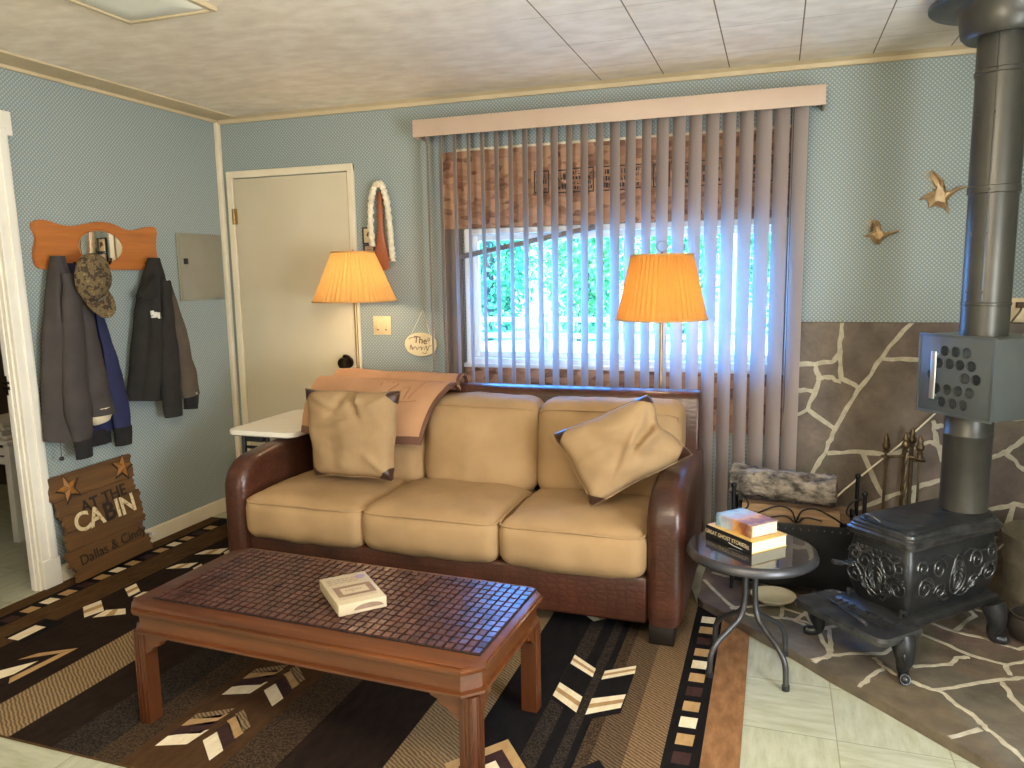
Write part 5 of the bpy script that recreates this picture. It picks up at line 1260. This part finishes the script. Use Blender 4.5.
# ------------------------------------------------------------------ stove pipe with heat box
PX, PY = (SO + Vector((.7071, .7071, 0)) * .495 + Vector((.7071, -.7071, 0)) * .022)[:2]
pp = thing('stove_pipe', 'dark grey stove pipe with heat exchanger box rising from stove to ceiling', 'stove pipe', (PX, PY, .507))
QX_, QY_ = PX, PY
bm = B(); lathe(bm, [(.079, .5065), (.079, .78), (.0815, .783), (.0815, .789), (.079, .792), (.079, .868)], 40, (PX, PY, 0)); obj('lower_section', bm, m_pipe, pp, 40)
PX, PY = PX + .028, PY + .004
bm = B(); lathe(bm, [(.077, 1.142), (.077, 1.25), (.080, 1.253), (.080, 1.26), (.077, 1.263), (.077, 1.635), (.082, 1.638), (.082, 1.66), (.079, 1.663), (.079, 2.03), (.084, 2.033), (.084, 2.045), (.080, 2.048), (.080, 2.20)], 40, (PX, PY, 0)); up_ = obj('upper_section', bm, m_pipe, pp, 40)
bm = B(); ang = math.radians(-112); c_ = Vector((PX + .080 * math.cos(ang), PY + .080 * math.sin(ang), 0)); tube(bm, [c_ + Vector((0, 0, 1.27)), c_ + Vector((0, 0, 2.2))], .003, 5)
for z in (1.3, 1.5, 1.65, 1.9, 2.04):
    for a in (-112, -150): bmesh.ops.create_icosphere(bm, subdivisions=1, radius=.005, matrix=Matrix.Translation((PX + .084 * math.cos(math.radians(a)), PY + .084 * math.sin(math.radians(a)), z)))
obj('seam_and_screws', bm, m_pipe, up_, 50)
bm = B(); lathe(bm, [(.080, 2.155), (.118, 2.150), (.132, 2.165), (.138, 2.20), (.144, 2.235), (.155, 2.252), (.228, 2.258), (.235, 2.264), (.235, 2.276), (.227, 2.282), (.155, 2.2835), (.15, 2.299), (.0, 2.299)], 56, (PX, PY, 0)); obj('ceiling_collar', bm, m_pipe, pp, 40)
HB = Matrix.Translation((PX, PY, 0)) @ Matrix.Rotation(PI / 4 + math.radians(-8), 4, 'Z')
bm = B(); box(bm, (-.125, -.155, .862), (.165, .155, 1.145), .006, 2, 0, HB); hb = obj('heat_box', bm, m_heatbox, pp)
bm = B(); box(bm, (-.127, -.157, .858), (-.118, .157, .866), .002, 2, 0, HB); box(bm, (-.127, -.157, 1.141), (-.118, .157, 1.149), .002, 2, 0, HB); box(bm, (-.127, .150, .862), (-.118, .158, 1.145), .002, 2, 0, HB); box(bm, (-.127, -.157, .862), (-.118, -.149, 1.145), .002, 2, 0, HB); obj('edge_flange', bm, m_heatbox, hb)
for z, ys in ((1.090, (.045, 0, -.045)), (1.045, (.068, .022, -.022, -.068)), (1.000, (.095, -.045, -.090)), (.952, (.072, .026, -.020, -.066)), (.905, (.045, 0, -.045))):
    for y in ys:
        bm = B(); M_ = HB @ Matrix.Translation((-.1245, y, z)) @ Matrix.Rotation(-PI / 2, 4, 'Y')
        lathe(bm, [(.0, .0005), (.016, .0005), (.0175, .0025), (.019, .002), (.0195, -.001)], 20, M=M_); obj('tube_end', bm, m_hole, hb, 50)
bm = B(); tube(bm, [HB @ Vector(p) for p in ((-.123, .075, 1.075), (-.138, .075, 1.075))], .006, 8); tube(bm, [HB @ Vector(p) for p in ((-.123, .078, .925), (-.138, .078, .925))], .006, 8)
box(bm, (-.144, .064, .912), (-.137, .088, 1.088), .004, 2, 0, HB); obj('handle', bm, m_steel, hb, 50)

# ------------------------------------------------------------------ log holder, logs, saucer
lh = thing('log_holder', 'black metal log holder box with scroll trim behind the round glass table', 'log holder', (3.20, -.42, HT + .003))
HZ = HT + .003
bm = B(); box(bm, (2.975, -.565, .075), (3.46, -.553, .345), .003); 
obj('front_panel', bm, m_blackmetal, lh)
bm = B(); box(bm, (2.987, -.5525, .284), (3.448, -.2805, .296), .003); obj('bottom_panel', bm, m_blackmetal, lh)
bm = B(); box(bm, (2.975, -.28, .0875), (3.46, -.269, .345), .003); obj('back_panel', bm, m_blackmetal, lh)
for x in (2.975, 3.449):
    bm = B(); box(bm, (x, -.552, .0875), (x + .011, -.2805, .345), .003); obj('side_panel', bm, m_blackmetal, lh)
for x in (2.965, 3.470):
    for y in (-.560, -.275):
        bm = B(); tube(bm, [(x, y, HZ), (x, y, .3), (x, y, .485)], .0085, 10); bmesh.ops.create_icosphere(bm, subdivisions=2, radius=.013, matrix=Matrix.Translation((x, y, .492))); obj('post', bm, m_blackmetal, lh, 60)
bm = B()
for s in (-1, 1):
    c = 3.215
    tube(bm, smoothpts([(c + s * .0, -.559, .349), (c + s * .02, -.559, .40), (c + s * .07, -.559, .415), (c + s * .13, -.559, .39), (c + s * .19, -.559, .352)], 5), .004, 6)
    tube(bm, smoothpts([(c + s * .005, -.559, .35), (c + s * .04, -.559, .375), (c + s * .10, -.559, .365)], 5), .0035, 6)
    tube(bm, smoothpts([(c + s * .245, -.559, .47), (c + s * .21, -.559, .455), (c + s * .19, -.559, .41), (c + s * .215, -.559, .38)], 5), .0035, 6)
obj('scroll_trim', bm, m_blackmetal, lh, 60)
bm = B()
for k in range(16): bmesh.ops.create_icosphere(bm, subdivisions=1, radius=.005, matrix=Matrix.Translation((2.995 + k * .03, -.565, .325)))
obj('rivets', bm, m_greymetal, lh, 60)
def log_round(label, a, b, r, seed, group=None):
    a, b = Vector(a), Vector(b); d = (b - a).normalized(); u = Vector((0, 0, 1)); s = d.cross(u).normalized(); u = s.cross(d)
    t = thing('firewood_log', label, 'log', (a + b) / 2 - Vector((0, 0, r)), 0, group)
    bm = B(); rings = []; N, K = 30, 26
    for i in range(N + 1):
        p = a.lerp(b, i / N); ring = []
        for k in range(K):
            th = 2 * PI * k / K
            q = r * (1 + .22 * nz((math.cos(th) * 1.5 + i * .12, math.sin(th) * 1.5, seed)) + .30 * abs(nz((math.cos(th) * 4 + i * .55, math.sin(th) * 4, seed + 3))) + .06 * nz((math.cos(th) * 9, math.sin(th) * 9 + i * .9, seed)))
            ring.append(p + (s * math.cos(th) + u * math.sin(th)) * q + d * (.012 * nz((th, seed, i)) if i in (0, N) else 0))
        rings.append(ring)
    loft(bm, rings, cap=False); obj('bark', bm, m_bark, t, 60)
    for e_, sg_ in ((0, -1), (N, 1)):
        bm = B(); c = sum(rings[e_], Vector()) / K
        loft(bm, [[c + (p - c) * .97 + d * sg_ * .001 for p in rings[e_]], [c + (p - c) * .45 + d * sg_ * .006 for p in rings[e_]], [c + (p - c) * .02 + d * sg_ * .007 for p in rings[e_]]]); obj('cut_end', bm, m_logend, t, 50)
    return t
log_round('thick log with shaggy grey bark on top of the log holder', (2.945, -.40, .478), (3.372, -.42, .460), .060, 2)
def log_split(label, a, b, w, h, seed, m):
    a, b = Vector(a), Vector(b); d = (b - a).normalized(); u = Vector((0, 0, 1)); s = d.cross(u).normalized()
    t = thing('split_log', label, 'log', (a + b) / 2 - Vector((0, 0, h / 2)))
    bm = B(); rings = []
    sec = [(-.5, -.45), (.15, -.5), (.5, -.3), (.48, .2), (.2, .5), (-.3, .42), (-.5, .1)]
    for i in range(13):
        p = a.lerp(b, i / 12); rings.append([p + s * (x * w + .006 * nz((i * .6, x * 3, seed))) + u * (z * h + .008 * nz((i * .5, z * 4, seed + 2))) for x, z in sec])
    loft(bm, rings, cap=False); obj('split_face', bm, m, t, 25)
    bm = B(); bm.faces.new([bm.verts.new(p - d * .0005) for p in rings[0]]); bm.faces.new([bm.verts.new(p + d * .0005) for p in rings[-1]])
    obj('cut_end', bm, m_logend, t, 0); return t
log_split('pale split log beneath the shaggy bark log in the log holder', (2.998, -.49, .368), (3.385, -.49, .350), .09, .072, 4, m_split)
log_split('darker split log lying behind the pale split log', (3.0, -.385, .352), (3.43, -.385, .345), .09, .076, 7, m_splitd)
bm = B(); lathe(bm, [(.0, HZ), (.05, HZ), (.058, HZ + .006), (.084, HZ + .022), (.090, HZ + .030), (.086, HZ + .031), (.06, HZ + .014), (.0, HZ + .010)], 36, (3.135, -.655, 0)); o = base_thing(obj('saucer', bm, m_bowl, None, 50)); tag(o, 'cream saucer on the hearth under the round glass table', 'saucer')
# fire irons
fs_ = thing('fire_iron_stand', 'twisted brass stand holding fire irons behind the wood stove', 'stand', (3.665, -.17, HZ))
bm = B(); lathe(bm, [(0, HZ), (.085, HZ), (.088, HZ + .008), (.05, HZ + .018), (.016, HZ + .03), (.010, HZ + .045)], 28, (3.665, -.17, 0)); obj('base', bm, m_rodbrass, fs_, 50)
def finial(bm, x, y, z): lathe(bm, [(.006, z), (.016, z + .006), (.007, z + .014), (.014, z + .022), (.018, z + .036), (.010, z + .052), (.014, z + .060), (.009, z + .072), (.004, z + .086), (.0, z + .09)], 14, (x, y, 0))
bm = B(); 
for k in range(2): tube(bm, [(3.665 + .006 * math.cos(i * .55 + k * PI), -.17 + .006 * math.sin(i * .55 + k * PI), HZ + .04 + i * .0125) for i in range(44)], .0075, 6)
finial(bm, 3.665, -.17, .585); obj('pole', bm, m_rodbrass, fs_, 50)
bm = B(); tube(bm, [(3.607, -.17, .565), (3.665, -.17, .570), (3.703, -.17, .565)], .006, 7); 
for x in (3.588, 3.722): tube(bm, [(x + .018 * math.cos(2 * PI * k / 16), -.17 + .018 * math.sin(2 * PI * k / 16), .563) for k in range(16)], .004, 6, closed=True)
obj('hanger', bm, m_rodbrass, fs_, 60)
bm = B(); tube(bm, [(3.588, -.17, .585), (3.588, -.17, .30), (3.586, -.17, .10), (3.60, -.17, .07), (3.615, -.17, .08)], .0055, 8); pk = None
finial(bm, 3.588, -.17, .578); o = base_thing(obj('fire_poker', bm, m_rodbrass, None, 60)); tag(o, 'brass poker hanging on the fire iron stand, the side nearest the logs', 'fire poker')
fsv = thing('fire_shovel', 'brass handled shovel with a disc collar hanging next to the stove pipe', 'fire shovel', (3.722, -.17, .06))
bm = B(); tube(bm, [(3.722, -.17, .585), (3.722, -.17, .35), (3.722, -.172, .20)], .0055, 8); lathe(bm, [(.0055, .545), (.026, .548), (.026, .553), (.0055, .556)], 18, (3.722, -.17, 0)); finial(bm, 3.722, -.17, .578); tube(bm, [(3.722, -.17, .557), (3.722, -.17, .59)], .011, 10); obj('handle', bm, m_rodbrass, fsv, 60)
bm = B(); prism(bm, [(3.69, .205), (3.754, .205), (3.760, .10), (3.74, .075), (3.704, .075), (3.684, .10)], lambda a, b, t: (a, t, b), -.178, -.174); obj('blade', bm, m_rodbrass, fsv)
fb = thing('fire_brush', 'dark twisted handle fire brush hanging at the back of the stand', 'fire brush', (3.705, -.10, .10))
bm = B(); tube(bm, [(3.698, -.115, .66), (3.698, -.115, .45), (3.698, -.115, .22)], .009, 8); finial(bm, 3.698, -.115, .60); obj('handle', bm, m_rodbrass, fb, 60)
bm = B(); lathe(bm, [(.008, .23), (.02, .215), (.026, .15), (.034, .09), (.0, .088)], 14, (3.698, -.115, 0)); obj('bristles', bm, m_blackmetal, fb, 60)
bm = B(); tube(bm, [(3.30, -.125, .235), (3.436, -.10, .384), (3.692, -.060, .631), (3.80, -.040, .748)], .0042, 7); o = base_thing(obj('roasting_stick', bm, m_pageedge, None, 60)); tag(o, 'thin pale stick leaning diagonally across the flagstone wall panel', 'stick')
# galvanised tub and dark pot
tb = thing('galvanised_tub', 'galvanised metal tub on the hearth behind the stove', 'tub', (4.175, -.45, HZ))
bm = B(); TX, TY = 4.175, -.45
lathe(bm, [(0, HZ + .006), (.158, HZ + .006), (.160, HZ), (.166, HZ + .006), (.170, HZ + .06), (.175, HZ + .065), (.175, HZ + .073), (.172, HZ + .078), (.178, HZ + .20), (.183, HZ + .205), (.183, HZ + .215), (.180, HZ + .22), (.184, HZ + .30), (.191, HZ + .303), (.191, HZ + .315), (.184, HZ + .317), (.180, HZ + .30), (.162, HZ + .02), (0, HZ + .014)], 48, (TX, TY, 0)); obj('body', bm, m_galv, tb, 40)
bm = B(); tube(bm, smoothpts([(TX - .194, TY - .03, HZ + .27), (TX - .215, TY - .02, HZ + .24), (TX - .215, TY + .05, HZ + .24), (TX - .194, TY + .06, HZ + .27)], 4), .005, 7); obj('handle', bm, m_galv, tb, 60)
pt = thing('iron_pot', 'dark round iron pot on the hearth in front of the galvanised tub', 'pot', (4.03, -.735, HZ))
bm = B(); QX, QY = 4.03, -.735; lathe(bm, [(0, HZ), (.045, HZ), (.075, HZ + .018), (.088, HZ + .05), (.084, HZ + .078), (.074, HZ + .092), (.080, HZ + .098), (.078, HZ + .104), (.068, HZ + .10), (.078, HZ + .055), (.0, HZ + .012)], 36, (QX, QY, 0)); obj('body', bm, m_pot, pt, 50)
bm = B(); tube(bm, smoothpts([(QX - .02, QY - .084, HZ + .09), (QX - .05, QY - .10, HZ + .06), (QX - .02, QY - .095, HZ + .05)], 4), .005, 7); obj('handle', bm, m_pot, pt, 60)

# ------------------------------------------------------------------ side room beyond the doorway
wc = thing('slat_chair', 'white wooden slatted chair seen through the left doorway', 'chair', (-.93, -.72, 0))
def cb_(bm, a, b, be=.004): box(bm, a, b, be)
bm = B(); cb_(bm, (-1.16, -.95, .535), (-.70, -.50, .556)); obj('seat', bm, m_white, wc)
for x in (-1.15, -.745):
    for y in (-.94, -.555):
        bm = B(); box(bm, (x, y, -.0015), (x + .042, y + .042, .534), .004); obj('leg', bm, m_white, wc)
for z in (.475, .425):
    bm = B(); box(bm, (-1.105, -.935, z), (-.748, -.917, z + .038), .003); obj('slat', bm, m_white, wc)
    bm = B(); box(bm, (-.722, -.895, z), (-.705, -.557, z + .038), .003); obj('slat', bm, m_white, wc)
bm = B()
box(bm, (-1.15, -.512, .557), (-1.108, -.47, 1.0), .004); box(bm, (-.745, -.512, .557), (-.703, -.47, 1.0), .004)
for z in (.68, .80, .92): box(bm, (-1.107, -.5, z), (-.746, -.482, z + .07), .003)
bmesh.ops.remove_doubles(bm, verts=bm.verts[:], dist=.0001); obj('backrest', bm, m_white, wc)
rnd.seed(2); z = .5565
for k, lab in enumerate(('lowest newspaper of the pile on the white chair', 'second newspaper of the pile on the white chair', 'third newspaper of the pile on the white chair', 'topmost newspaper of the pile on the white chair')):
    bm = B(); pts = [(-.15, 0), (-.05, .012), (.06, .016), (.16, .004)]
    top_ = [(p.x, p.y) for p in smoothpts([(a, b, 0) for a, b in pts], 4)]
    poly = top_ + [(a, b + .018) for a, b in top_[::-1]]
    Mx = Matrix.Translation((-.90 + rnd.uniform(-.008, .008), -.80, z)) @ Matrix.Rotation(rnd.uniform(-.03, .03), 4, 'Z')
    prism(bm, poly, lambda a, b, t: Mx @ Vector((a, t, b)), -.13, .16); z += .023
    o = base_thing(obj('newspaper', bm, m_paper, None, 30)); tag(o, lab, 'newspaper', 'newspapers on the white chair')
bc = thing('dark_bookcase', 'dark wooden cabinet against the far wall of the side room', 'cabinet', (-1.9, .05, 0))
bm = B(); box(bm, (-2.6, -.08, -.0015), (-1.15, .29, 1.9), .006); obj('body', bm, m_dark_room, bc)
for x in (-2.585, -1.87):
    bm = B(); box(bm, (x, -.100, .05), (x + .70, -.0805, 1.86), .005); g = obj('door', bm, m_dark_room, bc)
    bm = B(); tube(bm, [(x + (.64 if x < -2 else .06), -.115, 1.0), (x + (.64 if x < -2 else .06), -.115, 1.12)], .006, 8); obj('handle', bm, m_lampbrass, g, 60)

# ------------------------------------------------------------------ outdoors beyond the window
GZ = -.55
bm = B(); bmesh.ops.create_grid(bm, x_segments=40, y_segments=40, size=40, matrix=Matrix.Translation((0, 40.6, GZ)))
for v in bm.verts: v.co.z += .08 * nz(v.co, .3)
struct('ground', bm, m_ground)
bm = B(); a, b = Vector((1.515, -.028, 1.480)), Vector((2.255, -.028, 1.612)); d = (b - a).normalized(); M_ = Matrix.Translation((a + b) / 2) @ Matrix(((d.x, 0, -d.z, 0), (0, 1, 0, 0), (d.z, 0, d.x, 0), (0, 0, 0, 1)))
cbox(bm, (0, 0, 0), ((b - a).length, .022, .026), .004, 2, 0, M_); o = base_thing(obj('window_stick', bm, m_greywood)); tag(o, 'grey wooden stick wedged diagonally across the upper left of the window', 'stick')
fn = thing('rail_fence', 'pale two rail wooden fence across the gravel outside', 'fence', (-1.0, 14.5, GZ))
for k in range(9):
    x = -9 + k * 2.2; bm = B(); box(bm, (x, 14.45, GZ - .1), (x + .14, 14.59, GZ + .95), .01); obj('post', bm, m_greywood, fn)
for z in (.35, .75):
    bm = B(); box(bm, (-9.1, 14.40, GZ + z), (8.8, 14.449, GZ + z + .13), .01); obj('rail', bm, m_greywood, fn)
def tree(label, x, y, h, r, m, seed, grp='trees behind the rail fence'):
    rg = random.Random(seed); t = thing('tree', label, 'tree', (x, y, GZ), 0, grp)
    bm = B(); tube(bm, [(x, y, GZ - .1), (x + .1, y, GZ + h * .4), (x, y, GZ + h * .85)], [.16, .12, .04], 8); obj('trunk', bm, m_trunk, t, 60)
    bm = B()
    for k in range(4200):
        while True:
            p = Vector((rg.uniform(-1, 1), rg.uniform(-1, 1), rg.uniform(-1, 1)))
            if .35 < p.length < 1: break
        p.x *= r; p.y *= r; p.z = p.z * h * .53 + h * .52
        bump = .08 * nz((p.x * 1.2, p.y * 1.2, p.z * 1.2), 1, seed); p.x *= 1 + bump; p.y *= 1 + bump
        c = Vector((x, y, GZ)) + p; s = rg.uniform(.06, .13)
        e = Euler((rg.uniform(-1.2, 1.2), rg.uniform(-1.2, 1.2), rg.uniform(0, 6.3))).to_matrix()
        bm.faces.new([bm.verts.new(c + e @ Vector(q) * s) for q in ((-1, 0, 0), (0, -.55, .1), (1, 0, 0), (0, .55, .1))])
    o = obj('foliage', bm, m, t, 0); o['kind'] = 'stuff'; return t
for k in range(8): tree('leafy tree in the row just behind the rail fence outside the window', -10.4 + 2.75 * k, 17.4 + .3 * (k % 2), 5.2 + .5 * (k * 7 % 3), 1.22, (m_leaf, m_leaf2)[(k * 5 % 3) == 1], 200 + k)
for k in range(8): tree('leafy tree in the further row showing between the front trees outside', -11.6 + 2.95 * k, 21.4 + .3 * (k % 2), 6.6 + .5 * (k * 5 % 3), 1.30, (m_leaf2, m_leaf)[(k * 5 % 3) == 1], 300 + k, 'trees in the further row outside')
# ------------------------------------------------------------------ light
w = bpy.data.worlds.new('World'); bpy.context.scene.world = w; w.use_nodes = True
bg = w.node_tree.nodes['Background']; bg.inputs[0].default_value = (.075, .33, 1.0, 1); bg.inputs[1].default_value = 26.0
def sun(e, d, col, ang):
    l = bpy.data.lights.new('sun', 'SUN'); l.energy = e; l.color = col; l.angle = math.radians(ang)
    o = bpy.data.objects.new('sun', l); C.objects.link(o); o.rotation_euler = Vector(d).to_track_quat('-Z', 'Y').to_euler()
sun(13.0, (.35, .75, -.75), (.90, 1, .90), 1.0)
def area(n, loc, d, sx, sy, e, col):
    l = bpy.data.lights.new(n, 'AREA'); l.shape = 'RECTANGLE'; l.size = sx; l.size_y = sy; l.energy = e; l.color = col
    o = bpy.data.objects.new(n, l); C.objects.link(o); o.location = loc; o.rotation_euler = Vector(d).to_track_quat('-Z', 'Y').to_euler()
# daylight from the window out of frame right, and added fill lights beyond view
area('right_window_daylight', (XR - .01, -3.1, 1.5), (-1, 0, .10), 1.15, 2.1, 215, (.93, .98, 1.0))
area('rear_fill', ((BX0 + BX1) / 2, YB + .01, 1.45), (0, 1, .45), 2.5, 1.15, 60, (1, .93, .80))  # added warm fill on the solid rear wall, tilted up at the ceiling
def point(n, loc, e, col, r):
    l = bpy.data.lights.new(n, 'POINT'); l.energy = e; l.color = col; l.shadow_soft_size = r
    o = bpy.data.objects.new(n, l); C.objects.link(o); o.location = loc
point('overhead_fill', (2.9, -3.3, 1.98), 84, (1, .89, .72), .18)  # unseen overhead light added to lift the ceiling and top surfaces
point('side_room_lamp', (-1.4, -2.2, 1.9), 9, (1, .80, .52), .12)
point('warm_left_fill', (.7, -4.9, 1.9), 30, (1, .76, .46), .14)  # unseen warm fill added to make the left side warmer

# ------------------------------------------------------------------ camera
cam = bpy.data.cameras.new('camera'); co = bpy.data.objects.new('camera', cam); C.objects.link(co)
yaw, pitch, roll = math.radians(-18.96), math.radians(8.13), math.radians(-.93)
fwd = Vector((math.sin(yaw), math.cos(yaw), 0)); rt = Vector((math.cos(yaw), -math.sin(yaw), 0)); upv = Vector((0, 0, 1))
f2 = fwd * math.cos(pitch) - upv * math.sin(pitch); u2 = upv * math.cos(pitch) + fwd * math.sin(pitch)
r3 = rt * math.cos(roll) + u2 * math.sin(roll); u3 = -rt * math.sin(roll) + u2 * math.cos(roll)
co.matrix_world = Matrix(((r3.x, u3.x, -f2.x, 3.109), (r3.y, u3.y, -f2.y, -3.838), (r3.z, u3.z, -f2.z, 1.387), (0, 0, 0, 1)))
cam.sensor_width = 36; cam.lens = 769 / 1024 * 36; cam.clip_start = .05
sc = bpy.context.scene; sc.camera = co
sc.view_settings.view_transform = 'Standard'; sc.view_settings.look = 'None'; sc.view_settings.gamma = 1; sc.view_settings.use_curve_mapping = False
sc.view_settings.exposure = 0.1
sc.cycles.max_bounces = 10; sc.cycles.diffuse_bounces = 5; sc.cycles.transparent_max_bounces = 16; sc.cycles.sample_clamp_indirect = 6
